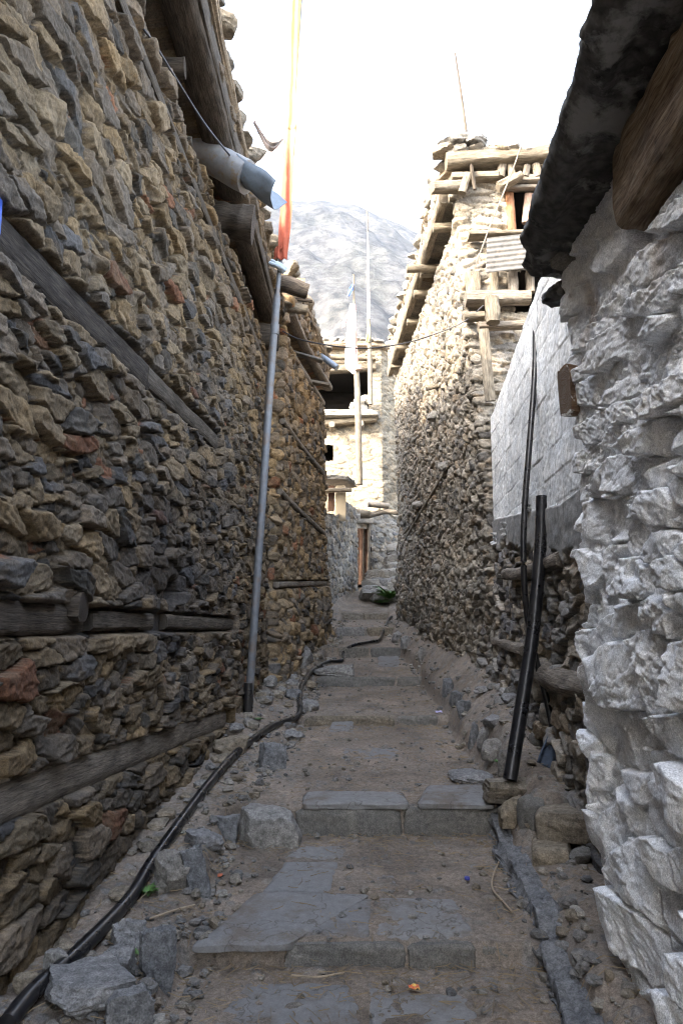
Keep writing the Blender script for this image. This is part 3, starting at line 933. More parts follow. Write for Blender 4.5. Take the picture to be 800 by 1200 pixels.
# slate tongues and knobbly stones bedded under the slab
for k, (px, py, Y, sx, sy, sz, mt) in enumerate([(655, 345, 3.97, .16, .22, .10, 'slate'), (672, 268, 3.7, .17, .24, .12, 'whiterock'), (660, 250, 3.85, .13, .2, .10, 'whiterock'), (700, 170, 3.1, .15, .30, .14, 'whiterock'), (712, 120, 2.9, .15, .26, .10, 'brownrock'), (690, 215, 3.3, .16, .26, .13, 'whiterock'), (668, 305, 3.8, .14, .2, .12, 'whiterock')]):
    rock('eave_stone', at(px, py, Y), (sx, sy, sz), M[mt], 600 + k, wh, sink=.5, cuts=9, rot=.2 * k)

# ================================================================== BLOCK HOUSE, RIGHT MIDDLE
bh = empty('block_house', (2.6, 6.2, .5), 'low house of pale concrete blocks on a rough stone base behind the leaning pipes', 'house')


def XB(Y, z):
    return np.interp(Y, [4, 5, 8.2], [1.50, 1.52, 1.715])


def block_mod(S, Z, P, H, C):
    Y = P[..., 1]
    top = np.interp(Y, [4, 5.1, 8.2], [2.42, 2.36, 2.66])                 # foot of the blockwork
    low = top - np.interp(Y, [4, 5.3, 5.9, 8.2], [.40, .34, .30, .26]) - .05 * fbm(Y * 4, Z * 0, 195, 3)
    bl = ss(top - .006, top + .006, Z)
    cc = ss(low - .03, low + .03, Z + .03 * fbm(Y * 9, Z * 9, 198, 3)) * (1 - bl)
    r = np.floor((Z - 2.4) / .205)
    bx = (Y + r * .21 + .0) / .42
    fx = np.abs(bx - np.floor(bx) - .5); fz = np.abs((Z - 2.4) / .205 - r - .5)
    j = np.maximum(ss(.478, .494, fx), ss(.455, .488, fz))
    bid = hsh(np.floor(bx), r, 196)
    hb = .045 - .005 * j * (.4 + 1.2 * vn(Y * 6, Z * 6, 188)) + .008 * (bid - .5) + .006 * fbm(Y * 30, Z * 30, 197, 4) + .012 * fbm(Y * 3, Z * 3, 199, 3)
    hc = .062 + .010 * fbm(Y * 12, Z * 12, 194, 5)
    H = H * (1 - bl) + hb * bl
    H = H * (1 - cc) + hc * cc
    cb = np.array((.70, .705, .70)) * (1 + .22 * (bid - .5) + .22 * fbm(Y * 5, Z * 5, 193, 5))[..., None]
    cb = cb * (1 - .42 * j[..., None] * (.5 + .9 * ss(-.2, .3, fbm(Y * 4, Z * 4, 187, 3)))[..., None])
    drip = (ss(.1, .4, fbm(Y * 9, Z * 1.3, 192, 5)) * .35)[..., None]
    cb = cb * (1 - drip) + np.array((.50, .50, .49)) * drip
    C = C * (1 - bl[..., None]) + cb * bl[..., None]
    c3 = np.array((.25, .245, .235)) * (1 + .35 * fbm(Y * 7, Z * 7, 189, 5))[..., None]
    C = C * (1 - cc[..., None]) + c3 * cc[..., None]
    # loose rubble flaring out under the concrete
    base = (1 - bl) * (1 - cc)
    H = H + base * .05 * ss(low - .5, low - 1.3, Z)
    return H, C


wb = Wall([(3.6, 4.06), (1.50, 4.05), (1.52, 5.0), (1.72, 8.42), (3.6, 8.44)], [(3.6, 4.06), (1.50, 4.05), (1.52, 5.0), (1.72, 8.42), (3.6, 8.44)], .2, 3.9, [.05, .009, .0105, .06], .009)
wb.ztop = lambda B: np.interp(B[:, 1], [4, 5, 8.2], [4.26, 4.22, 3.84])
# travel runs +y here and outward must be -x (left of travel)
wb.build('wall', M['blockwork'], bh, lambda S, Z: rubble(S + 57, Z, .21, .105, 7, GREYRUB, depth=.075, flat=.4, mortar_level=.01, rot=.3), seed=7, mod=block_mod)
block('roof', [(1.60, 4.05), (3.7, 4.05), (3.7, 8.46), (1.74, 8.46)], 3.78, 3.88, M['mudroof'], bh, 80, cuts=12, amp=.02)
sweep('timber_band', [(1.50, 4.3, 1.20), (1.49, 5.2, 1.18), (1.54, 6.1, 1.20)], .20, .17, M['wood'], bh, n=40, seed=81, sq=2.3, wob=.10)
sweep('timber_band', [(1.53, 5.2, 2.00), (1.56, 6.4, 1.98), (1.61, 7.4, 2.02)], .16, .11, M['wood'], bh, n=40, seed=82, wob=.10)
sweep('timber_band', [(1.57, 6.6, 1.33), (1.66, 8.3, 1.36)], .14, .09, M['wood'], bh, n=40, seed=83, wob=.10)

# ================================================================== TALL HOUSE, RIGHT
th = empty('tall_stone_house', (3.0, 11.5, .5), 'tall rubble house on the right, sunlit upper wall, beams poking from its flat roof', 'house')


def tall_mod(S, Z, P, H, C):
    Y = P[..., 1]
    front = (P[..., 1] < 8.62) & (P[..., 0] > 1.3)
    al = ss(8.6, 8.8, Y)
    e = ss(6.28, 6.33, Z) * ss(6.60, 6.56, Z) * al
    H = H * (1 - e) - .16 * e
    H = H + .12 * ss(6.58, 6.63, Z) * al
    H = H + .06 * ss(2.2, 1.0, Z - np.interp(Y, [8.5, 15], [.5, 1.2])) * (1 + fbm(S * 2, Z * 2, 88, 3))
    mud = (ss(.1, .4, fbm(S * 1.1, Z * .8, 89, 4)) * .35)[..., None]
    return H, C * (1 - mud) + np.array((.36, .31, .24)) * mud


TALLPAL = ([(.172, .158, .138), (.200, .182, .154), (.232, .208, .172), (.138, .13, .122), (.262, .234, .196), (.205, .160, .115)], [4, 5, 5, 2.4, 3, 1.2])
SF = 2.6        # arc length of the front face: 4.4 -> 1.8
wt = Wall([(4.42, 8.62), (1.82, 8.5), (1.60, 11), (1.17, 15), (1.7, 16.6), (4, 17)], [(4.42, 8.62), (1.33, 8.5), (1.24, 11), (1.08, 15), (1.6, 16.6), (4, 17)], .4, 6.9,
          [.013, .0125, .0145, .05, .2], .0125)
def tall_field(S, Z):
    H1, C1 = rubble(S + 90, Z, .155, .090, 9, TALLPAL, depth=.05, flat=.6, mort=(.225, .197, .157), mortar_level=.035)
    # coursed flat slabs at the corner and on the front
    H2, C2 = rubble(S + 40, Z, .34, .078, 19, TALLPAL, depth=.07, flat=.5, mort=(.24, .21, .165), mortar_level=.0, rot=.06)
    f = ss(2.85, 2.62, S + .25 * vn(S * 0 + 3, Z * 6, 91)) * ss(2.6, 3.2, Z)
    return H1 * (1 - f) + H2 * f, C1 * (1 - f[..., None]) + C2 * f[..., None]


wt.build('wall', M['stone'], th, tall_field, ragged=.06, seed=9, mod=tall_mod,
         holes=[(.0, 2.12, 5.12, 5.62), (.75, 2.10, 6.03, 6.62)])
rm = block('roof', [(1.17, 8.35), (4.6, 8.45), (4.4, 17), (1.0, 15.1)], 6.86, 7.02, M['mudroof'], th, 90, cuts=24, amp=.05, edge=.05)
# dark rooms behind the two openings (open-fronted boxes)
def niche(name, x0, x1, y0, y1, z0, z1, parent, mat):
    V = [(x0, y0, z0), (x1, y0, z0), (x1, y1, z0), (x0, y1, z0), (x0, y0, z1), (x1, y0, z1), (x1, y1, z1), (x0, y1, z1)]
    F = [(0, 1, 2, 3), (7, 6, 5, 4), (3, 2, 6, 7), (1, 5, 6, 2), (0, 3, 7, 4)]
    return mesh_obj(name, V, F, mat, parent, smooth=False)


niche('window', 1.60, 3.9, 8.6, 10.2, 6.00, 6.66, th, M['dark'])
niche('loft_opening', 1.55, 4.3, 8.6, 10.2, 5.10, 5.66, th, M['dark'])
Yf = 8.46
def fbeam(name, p, q, w, h, mat, seed, Y=Yf, Y2=None, **kw):
    """a timber between two photograph points lying in the plane of the tall house's front"""
    return sweep(name, [at(*p, Y), at(*q, Y if Y2 is None else Y2)], w, h, M[mat], th, n=26, seed=seed, up=(0, 1, 0) if abs(p[0] - q[0]) < abs(p[1] - q[1]) else (0, 0, 1), **kw)


fbeam('window_post', (596, 224), (600, 278), .10, .10, 'orangewood', 101, Y=8.5)
fbeam('window_post', (622, 228), (619, 262), .16, .08, 'pinkwood', 102, Y=8.5)
fbeam('window_post', (634, 228), (632, 262), .12, .08, 'pinkwood', 103, Y=8.54)
fbeam('roof_beam', (522, 190), (668, 178), .22, .165, 'palewood', 104, Y=8.34, wob=.07)
fbeam('roof_beam', (528, 210), (582, 208), .20, .10, 'palewood', 105, Y=8.42)
fbeam('roof_beam', (600, 213), (668, 211), .20, .10, 'wood', 106, Y=8.45)
fbeam('bracket', (583, 220), (610, 206), .14, .09, 'palewood', 107, Y=8.3, wob=.14)
fbeam('roof_beam', (505, 220), (545, 219), .16, .125, 'palewood', 108, Y=8.25, Y2=8.4, wob=.06)
fbeam('roof_post', (538, 163), (543, 186), .12, .13, 'palewood', 109, Y=8.3, wob=.1)
fbeam('roof_strut', (548, 204), (541, 226), .09, .08, 'palewood', 110, Y=8.3, wob=.1)
for k, px in enumerate((588, 598, 617, 628, 642, 655)):
    fbeam('rafter_end', (px, 193 + (k % 3)), (px - 2 + k % 2 * 4, 208), .10 - .01 * (k % 3), .10, 'palewood' if k % 2 else 'wood', 111 + k, Y=8.38, wob=.14, sq=2.4)
fbeam('lintel', (583, 221), (668, 219), .10, .05, 'wood', 119, Y=8.42)
# corrugated iron sheet under the window
n_, m_ = 12, 90
gx = np.linspace(0, 1, m_); gy = np.linspace(0, 1, n_)
c0, c1, c2, c3 = at(570, 279, 8.26), at(640, 271, 8.30), at(640, 312, 8.24), at(569, 320, 8.20)
G = np.array([[(c0 * (1 - u) + c1 * u) * (1 - v) + (c3 * (1 - u) + c2 * u) * v for u in gx] for v in np.linspace(0, 1, 70)])
G[:, :, 1] += (np.sin(np.linspace(0, 1, 70) * 2 * np.pi * 7) * .008)[:, None]
sheet('corrugated_panel', G, M['tinbare'], th, .003)
fbeam('sill_beam', (548, 277), (640, 274), .20, .06, 'palewood', 120, Y=8.36)
for k, (px, w) in enumerate(((553, .17), (578, .10), (600, .11), (620, .1))):
    fbeam('stub_post', (px, 320), (px + 1, 343), w, .12, 'palewood' if k < 2 else 'wood', 121 + k, Y=8.44, wob=.1)
fbeam('floor_beam', (545, 350), (620, 349), .20, .15, 'wood', 126, Y=8.36, wob=.09)
fbeam('floor_beam', (543, 372), (566, 371), .18, .09, 'palewood', 127, Y=8.34, wob=.1)
fbeam('floor_beam', (560, 383), (612, 381), .16, .08, 'wood', 128, Y=8.3, wob=.1)
fbeam('stub_post', (575, 349), (577, 378), .16, .16, 'palewood', 129, Y=8.14, wob=.14)
fbeam('plank', (566, 386), (574, 470), .115, .05, 'palewood', 130, Y=8.2, wob=.06)
# eave along the alley
sweep('eave_beam', [(1.20, 8.45, 6.52), (1.11, 11, 6.54), (.98, 15.0, 6.53)], .12, .17, M['palewood'], th, n=60, seed=131, wob=.07)
for k, (y, xl, z) in enumerate([(8.9, .25, 6.40), (10.1, .42, 6.44), (10.3, .20, 6.46), (10.9, .22, 6.42), (12.0, .18, 6.42), (13.2, .22, 6.42), (14.3, .2, 6.44)]):
    x = float(XR(y, z))
    sweep('joist', [(x + .5, y, z), (x - xl + .02, y + .02, z - .02)], .15, .10, M['palewood'], th, n=14, seed=133 + k, wob=.10)
for k in range(30):
    if k < 13:
        p = (1.2 + k * .16, 8.36, 6.98); 
    else:
        y = 8.6 + (k - 13) * .38; p = (float(XR(y, 6.9)) - .10, y, 6.96)
    rock('coping_stone', p, (RNG.uniform(.18, .34), RNG.uniform(.2, .36), RNG.uniform(.08, .17)), M['whiterock'] if k % 4 else M['brownrock'], 640 + k, th, cuts=6, rot=RNG.uniform(0, 3))
for k, (px, py, w) in enumerate(((528, 166, .30), (542, 162, .28), (557, 165, .26))):
    rock('tarred_sod', at(px, py + 6, 8.28), (w, .3, .11), M['slate'], 680 + k, th, cuts=8, sink=.2)
# slanting ties let into the alley wall
def wall_stick(name, house, fx, p, q, w, h, mat, seed, off=.05, n=20, **kw):
    a, b_ = hit(*p, fx), hit(*q, fx)
    s = -1 if fx in (XR,) else 1
    return sweep(name, [a + (s * off, 0, 0), (a + b_) / 2 + (s * off, 0, .01), b_ + (s * off, 0, 0)], w, h, M[mat], house, n=n, seed=seed, wob=.1, **kw)


wall_stick('tie_pole', th, XR, (476, 632), (528, 545), .045, .06, 'palewood', 150, off=.02)
wall_stick('tie_pole', th, XR, (474, 626), (490, 606), .04, .05, 'palewood', 151, off=.02)
wall_stick('tie_pole', th, XR, (480, 706), (520, 680), .04, .05, 'palewood', 152, off=.02)
sweep('tie_stub', [hit(515, 452, XR) + (.2, 0, 0), hit(515, 452, XR), at(499, 456, hit(515, 452, XR)[1])], .06, .06, M['palewood'], th, n=14, seed=153)
for k, (px, py) in enumerate(((525, 547), (493, 592), (513, 488), (517, 667))):
    h_ = hit(px, py, XR)
    rock('jutting_stone', h_ + (-.05, 0, 0), (.20, .22, .13), M['whiterock'], 690 + k, th, cuts=7, sink=.5)

# ================================================================== HOUSE AT THE END OF THE ALLEY
eh = empty('stone_house', (-.4, 21, 2.4), 'sunlit pale stone house closing the alley, wide dark loft opening above a ledge', 'house')
END = ([(.235, .20, .15), (.205, .178, .138), (.165, .148, .12), (.26, .228, .175)], [4, 4, 2, 2])
we = Wall([(3.2, 21.6), (1.9, 21.0), (1.10, 20.0), (-3.5, 20.25)], [(3.2, 21.6), (1.9, 21.0), (1.06, 20.02), (-3.5, 20.25)], 1.6, 9.0, [.1, .025, .0225], .021)
s_corner = float(np.linalg.norm([1.3, .6]) + np.linalg.norm([.8, 1.0]))
sx = lambda x: s_corner + (1.10 - x)


def end_mod(S, Z, P, H, C):
    H = H * .6
    return H, C


we.build('wall', M['stone'], eh, lambda S, Z: rubble(S + 130, Z, .33, .105, 13, END, depth=.06, flat=.4, mort=(.27, .23, .17), mortar_level=.005, rot=.08), ragged=.10, seed=13, mod=end_mod,
         holes=[(sx(.78), sx(-1.8), 7.02, 8.30), (sx(-.20), sx(-.44), 5.75, 6.18)])
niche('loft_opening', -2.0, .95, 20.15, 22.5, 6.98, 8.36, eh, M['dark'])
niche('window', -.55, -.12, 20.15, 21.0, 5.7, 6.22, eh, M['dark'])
sweep('lintel', [at(372, 434, 20.0), at(440, 430, 20.0)], .3, .22, M['palewood'], eh, n=24, seed=160, wob=.06)
sweep('ledge_beam', [at(372, 497, 19.85), at(441, 491, 19.85)], .25, .16, M['palewood'], eh, n=24, seed=161, wob=.07)
block('ledge', [(-1.6, 19.55), (.98, 19.5), (1.02, 20.1), (-1.6, 20.2)], 6.86, 7.03, M['whiterock'], eh, 162, cuts=14, amp=.03, edge=.05)
sweep('ledge_joist', [(.55, 20.1, 6.66), (.50, 19.55, 6.66)], .16, .16, M['wood'], eh, n=10, seed=163, sq=2.2)
sweep('ledge_joist', [(-.25, 20.1, 6.62), (-.25, 19.5, 6.62)], .15, .15, M['wood'], eh, n=10, seed=164, sq=2.2)
block('roof', [(-3.6, 19.8), (1.25, 19.75), (3.4, 21.3), (3.2, 24), (-3.6, 24)], 8.86, 9.04, M['mudroof'], eh, 165, cuts=16, amp=.05) if False else block('roof', [(-3.6, 19.85), (1.2, 19.8), (2.6, 24), (-3.6, 24)], 8.84, 9.02, M['mudroof'], eh, 165, cuts=16, amp=.05)
sweep('roof_beam', [at(376, 418, 19.8), at(440, 420, 19.8)], .2, .14, M['palewood'], eh, n=18, seed=166)
for k in range(12):
    rock('coping_stone', (-1.2 + k * .2, 19.9, 8.98), (RNG.uniform(.2, .36), .3, RNG.uniform(.08, .2)), M['whiterock'], 700 + k, eh, cuts=5, rot=RNG.uniform(0, 3))
for k, (px, py) in enumerate(((421, 470), (428, 466), (416, 476), (424, 478))):
    rock('ledge_stone', at(px, py + 6, 19.7), (.30, .3, .26), M['whiterock'], 720 + k, eh, cuts=7, rot=k)
sweep('wall_stub', [at(455, 500, 20.4) + (.1, .3, 0), at(448, 500, 20.2)], .2, .09, M['wood'], eh, n=10, seed=167)

lo = empty('lean_to', (0, 17.6, 2.2), 'low grey stone lean-to with a narrow brown plank door and pale window boards', 'house')
LP = [(2.0, 20.75), (.76, 19.22), (.38, 19.0), (-.45, 15.1), (-2.4, 14.95)]
wo = Wall(LP, LP, 1.2, 4.30, [.025, .02, .02, .05], .019)
wo.ztop = lambda B: np.interp(B[:, 1], [15, 16.75, 16.9, 21], [3.65, 3.86, 4.3, 4.3])
s1 = math.hypot(1.24, 1.53); s2_ = s1 + math.hypot(.38, .22)


def low_mod(S, Z, P, H, C):
    H = H * .75
    return H, C


wo.build('wall', M['stone'], lo, lambda S, Z: rubble(S + 170, Z, .26, .105, 17, GREYRUB, depth=.06, flat=.4, mort=(.27, .24, .20), mortar_level=.03, rot=.12), ragged=.05, seed=17, mod=low_mod,
         holes=[(s1 + .03, s2_ - .03, 2.0, 3.82)])
# plank door, frame and lintel
dr = sweep('door', [at(424.5, 685, 19.28), at(425.5, 612, 19.28)], .34, .04, M['reddoor'], lo, n=30, seed=170, up=(.2, .95, 0), wob=.02, sq=6)
sweep('plank_joint', [at(425.5, 684, 19.24), at(426.5, 613, 19.24)], .05, .035, M['darkwood'], dr, n=16, seed=171, up=(0, 1, 0))
sweep('door_frame', [at(418.5, 686, 19.12), at(420, 611, 19.12)], .07, .10, M['reddoor'], lo, n=20, seed=172, up=(0, 1, 0))
sweep('door_frame', [at(431.5, 684, 19.16), at(432.5, 612, 19.16)], .07, .10, M['wood'], lo, n=20, seed=173, up=(0, 1, 0))
block('lintel', [tuple(at(416, 608, 18.95)[:2]), tuple(at(437, 608, 19.05)[:2]), tuple(at(437, 608, 19.5)[:2]), tuple(at(415, 608, 19.4)[:2])], at(417, 613, 19)[2], at(417, 602, 19)[2], M['whiterock'], lo, 174, cuts=8)
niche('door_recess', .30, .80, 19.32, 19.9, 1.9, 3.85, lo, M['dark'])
for k, (p, q, Yp, Yq) in enumerate([((376, 598), (418, 640), 15.45, 18.9), ((378, 652), (416, 682), 15.5, 18.9)]):
    sweep('timber_band', [at(*p, Yp), at(*q, Yq)], .08, .09, M['wood'], lo, n=24, seed=176 + k, wob=.1)
# little boarded front beneath the eave
YW = 16.75
block('window_board', [tuple(at(384, 600, YW)[:2]), tuple(at(392, 600, YW)[:2]), tuple(at(392, 600, YW + .05)[:2]), tuple(at(384, 600, YW + .05)[:2])], 3.95, 4.52, M['reddoor'], lo, 180, cuts=5, amp=.003)
block('window_board', [tuple(at(393, 600, YW)[:2]), tuple(at(405, 600, YW)[:2]), tuple(at(405, 600, YW + .06)[:2]), tuple(at(393, 600, YW + .06)[:2])], 3.72, 4.52, M['creamwood'], lo, 181, cuts=5, amp=.003)
block('window_board', [tuple(at(378, 600, YW)[:2]), tuple(at(383.4, 600, YW)[:2]), tuple(at(383.4, 600, YW + .06)[:2]), tuple(at(378, 600, YW + .06)[:2])], 3.98, 4.52, M['creamwood'], lo, 182, cuts=5, amp=.003)
sweep('eave_beam', [at(372, 575, 16.6), at(412, 574, 16.6)], .2, .09, M['palewood'], lo, n=16, seed=183, wob=.07)
block('roof', [(-1.6, 16.55), (.16, 16.6), (.36, 17.6), (-1.6, 19.6)], 4.62, 4.74, M['whiterock'], lo, 184, cuts=16, amp=.04, edge=.06)
sweep('roof_log', [at(431, 591, 18.4), at(455, 593, 18.5)], .16, .14, M['tinbare'], lo, n=12, seed=185, sq=2)
sweep('roof_log', [at(422, 603, 18.4), at(433, 603, 18.4)], .24, .2, M['palewood'], lo, n=12, seed=186, sq=2.4)
sweep('roof_log', [at(432, 605, 18.5), at(450, 600, 18.5), at(472, 601, 18.5)], .13, .12, M['wood'], lo, n=20, seed=187, sq=2, wob=.1)

# ================================================================== STEPS
def px_at(px, row, Y):
    return float(ray(px, row)[0] * Y)


def quad(pixels):
    """plan corners of four photograph points on the ground"""
    return [tuple(on_ground(*p)[:2]) for p in pixels]


def step(label, y):
    return empty('stone_step', ((step_l(y) + step_r(y)) / 2, y, path_z(y - .05)), label, 'step', 'stone steps up the alley')


def riser(st, p0, p1, row, Y, z0, z1, seed, dep=.20, mat='darkrock', slope=0.0):
    x0, x1 = px_at(p0, row, Y) + .006, px_at(p1, row, Y) - .006
    j = lambda: RNG.uniform(-.008, .008)
    return block('riser_stone', [(x0, Y - .02 + j()), (x1, Y - .02 + j() + slope), (x1, Y + dep), (x0, Y + dep)], z0 - .10, (z1 + j() * .6, z1 + j() * .6, z1 - .01, z1 - .01), M[mat], st, seed, cuts=16, amp=.010, edge=.022)


def paving(parent, pix, seed, up=.012, thick=.07):
    g = [on_ground(*p) for p in pix]
    return block('paving_slab', [tuple(q[:2]) for q in g], [float(q[2]) - thick for q in g], [float(q[2]) + up for q in g], M['slab'], parent, seed, cuts=24, amp=.011, edge=.07, topnoise=.8)


# the landing the camera stands on
s0 = empty('stone_step', (.0, 3.0, 0), 'lowest landing, broad dusty flagstones at the bottom edge of the photo', 'step', 'stone steps up the alley')
paving(s0, [(205, 1240), (425, 1240), (420, 1152), (285, 1150)], 800, up=.010)
paving(s0, [(430, 1240), (575, 1240), (545, 1165), (424, 1154)], 801, up=.004)

s1 = step('first stone step, with a thin flagstone overhanging a dark gap on its left half', 3.84)
riser(s1, 332, 476, 1118, 3.83, .0, .100, 810)
riser(s1, 477, 559, 1118, 3.83, .0, .100, 811)
riser(s1, 561, 628, 1120, 3.86, .0, .092, 812, slope=.03)
zt = .118
c_ = [at(224, 1109, 3.78), at(337, 1106, 3.80)]
block('overhanging_flagstone', [tuple(c_[0][:2]), tuple(c_[1][:2]), tuple(on_ground(436, 1051)[:2]), tuple(on_ground(300, 1051)[:2])], [.072, .072, .10, .10], [.112, .112, .148, .148], M['slab'], s1, 813, cuts=20, amp=.007, edge=.05)
paving(s1, [(438, 1100), (562, 1099), (532, 1053), (438, 1050)], 814, up=.010)
paving(s1, [(340, 1101), (436, 1101), (436, 1053), (430, 1053)], 815, up=.012)
paving(s1, [(302, 1048), (388, 1048), (400, 1009), (334, 1010)], 816)
paving(s1, [(330, 1006), (400, 1006), (408, 992), (352, 992)], 817, up=.008)
paving(s1, [(392, 1047), (470, 1047), (462, 1014), (400, 1012)], 818, up=.002)

s2 = step('second stone step, tallest riser, two thick slabs on top beside the boulder', 5.42)
riser(s2, 279, 343, 962, 5.46, .15, .325, 820, mat='darkrock')
riser(s2, 345, 470, 962, 5.41, .15, .330, 821)
riser(s2, 472, 576, 960, 5.41, .15, .335, 822)
x = lambda p, Y, r=944: px_at(p, r, Y)
block('tread_slab', [(x(354, 5.38), 5.38), (x(480, 5.38), 5.39), (x(472, 5.72, 926), 5.74), (x(362, 5.72, 926), 5.74)], .325, [.375, .37, .375, .38], M['slab'], s2, 823, cuts=18, amp=.010, edge=.05)
block('tread_slab', [(x(488, 5.37), 5.38), (x(577, 5.37), 5.37), (x(572, 5.9, 917), 5.92), (x(500, 5.9, 917), 5.94)], .33, [.375, .37, .385, .385], M['slab'], s2, 824, cuts=18, amp=.010, edge=.05)
paving(s2, [(395, 890), (470, 890), (465, 876), (402, 876)], 825, up=.004)
paving(s2, [(384, 858), (412, 858), (414, 845), (388, 846)], 826, up=.010)

s3 = step('third stone step, low earth-covered riser crossing mid-alley', 8.65)
riser(s3, 357, 462, 844, 8.64, .43, .548, 830, mat='brownrock')
riser(s3, 463, 514, 844, 8.66, .43, .545, 831, mat='darkrock')
s4 = step('fourth stone step, dark riser below the bend of the hose', 11.4)
riser(s4, 371, 463, 800, 11.39, .60, .765, 840)
riser(s4, 465, 505, 800, 11.4, .60, .765, 841)
paving(s4, [(440, 782), (468, 782), (466, 768), (444, 768)], 842, up=.006)
s5 = step('fifth stone step, in the narrow shaded part of the alley', 13.2)
riser(s5, 396, 432, 748, 13.2, .93, 1.12, 850, mat='brownrock'); riser(s5, 433, 470, 748, 13.2, .93, 1.12, 851)
s6 = step('sixth stone step, grey slab riser just before the end of the right wall', 14.6)
riser(s6, 393, 428, 736, 14.6, 1.26, 1.44, 852, mat='rock'); riser(s6, 429, 466, 736, 14.6, 1.26, 1.44, 853, mat='brownrock')
s7 = step('topmost stone step, below the grey slope in front of the door', 16.0)
riser(s7, 392, 425, 718, 16.0, 1.56, 1.72, 854, mat='rock'); riser(s7, 426, 455, 718, 16.0, 1.56, 1.72, 855, mat='rock')

# ================================================================== LOOSE ROCKS AND KERBS
def prock(px, py, w, h, mat, seed, label, group=None, name='rock', cat='rock', deep=.8, sink=.26, **kw):
    p = on_ground(px, py)
    d = p[1] * CT + (p[2] - 1.6) * ST
    W, Hh = w * d / 900, h * d / 900
    o = rock(name, p + np.array([0, W * deep * .4, 0]), (W * 1.12, W * deep * 1.1, Hh * .92 / (1 - sink)), M[mat], seed, sink=sink, **kw)
    return tag(o, label, cat, group)


prock(315, 992, 66, 44, 'rock', 901, 'large pale angular boulder leaning against the second stone step', cuts=16, sharp=.85, planes=12, rough=.04, deep=.75)
prock(199, 1046, 40, 46, 'rock', 902, 'pale rounded rock standing upright just right of the hose', cuts=14, deep=.9)
prock(152, 1114, 42, 36, 'rock', 903, 'lumpy light grey rock touching the hose, just above the blue slate slab', cuts=14, rough=.12)
prock(183, 1152, 38, 62, 'bluerock', 904, 'upright blue-grey slate slab just below the lumpy light rock', cuts=14, sharp=.95, deep=.5, planes=6, rot=.5)
prock(133, 1146, 36, 30, 'rock', 905, 'small grey rock between the hose and the upright slate slab', cuts=10)
prock(66, 1146, 34, 28, 'rock', 906, 'rounded grey rock left of the hose in the bottom left corner', cuts=10)
prock(30, 1165, 28, 22, 'brownrock', 921, 'small brown stone at the wall foot in the bottom left corner', cuts=9)
prock(88, 1192, 84, 34, 'rock', 907, 'flat-topped grey rock slab beneath the hose at the bottom left', cuts=16, sharp=.95, deep=1.1, planes=8, rot=.6, rough=.09)
prock(146, 1206, 52, 42, 'bluerock', 908, 'big dark blue slate slab on edge at the very bottom of the photo', cuts=14, sharp=.95, deep=.6, planes=6, rot=.5)
prock(270, 886, 38, 22, 'brownrock', 909, 'tilted tan stone lying left of the hose near the foot of the steel pole', cuts=12, sharp=.9, rot=.5)
prock(229, 1046, 24, 54, 'bluerock', 910, 'narrow slate edging stone standing beside the pale rounded rock', cuts=12, sharp=.95, deep=.55, planes=5, rot=.45, tilt=-.25)
prock(263, 982, 26, 26, 'bluerock', 911, 'small slate edging stone left of the boulder', cuts=10, sharp=.95, deep=.6, planes=5)
prock(278, 968, 18, 14, 'rock', 926, 'fist-sized grey stone tucked between the boulder and the slate edging', cuts=8)
prock(236, 994, 40, 18, 'rock', 912, 'flat grey stone between the hose and the slate edging', cuts=10, sharp=.9)
prock(391, 792, 42, 13, 'rock', 913, 'flat light slab lying on the fourth step just under the hose', cuts=12, sharp=.9, deep=.6)
prock(361, 834, 22, 15, 'rock', 914, 'pale stone just right of the hose above the third step', cuts=10)
prock(343, 819, 20, 12, 'bluerock', 915, 'bluish flat stone tucked left of the hose above the third step', cuts=10)
prock(294, 854, 16, 9, 'brownrock', 917, 'small orange-tan stone at the base of the steel pole', cuts=9)
prock(318, 902, 30, 34, 'bluerock', 918, 'upright slate edging stone right of the hose below the third step', cuts=10, sharp=.95, deep=.5, planes=5, rot=.4)
prock(344, 868, 20, 12, 'rock', 919, 'small grey stone at the left end of the third step', cuts=9)
prock(352, 778, 26, 22, 'rock', 916, 'large pale stone in the rubble at the foot of the far left wall', cuts=12)
prock(487, 1062, 0.1, .1, 'rock', 920, 'x') if False else None
for k in range(34):
    t = RNG.random()
    Y = 8.3 + 6.2 * t ** .9
    xx = float(left_foot(Y)) + abs(RNG.normal(0, .16)) + .04
    s_ = RNG.uniform(.07, .20)
    o = rock('rubble_stone', (xx, Y, float(ground_z(xx, Y))), (s_ * RNG.uniform(.9, 1.5), s_ * 1.1, s_ * RNG.uniform(.6, 1.0)), M[('rock', 'brownrock', 'brownrock')[k % 3]], 930 + k, sink=.2, cuts=6, rot=RNG.uniform(0, 3))
    tag(o, 'small rubble stone fallen along the foot of the left walls beyond the steel pole', 'rock', 'rubble at the foot of the left walls')
for k in range(30):
    Y = RNG.uniform(3.1, 8.2)
    xx = float(left_foot(Y)) + .06 + abs(RNG.normal(0, .10))
    s_ = RNG.uniform(.04, .13)
    o = rock('rubble_stone', (xx, Y, float(ground_z(xx, Y))), (s_ * RNG.uniform(1, 1.7), s_ * 1.1, s_ * RNG.uniform(.5, .8)), M[('rock', 'brownrock', 'brownrock')[k % 3]], 1200 + k, sink=.3, cuts=7, rot=RNG.uniform(0, 3))
    tag(o, 'small stone lying between the black hose and the near left wall', 'rock', 'small stones along the near left wall')
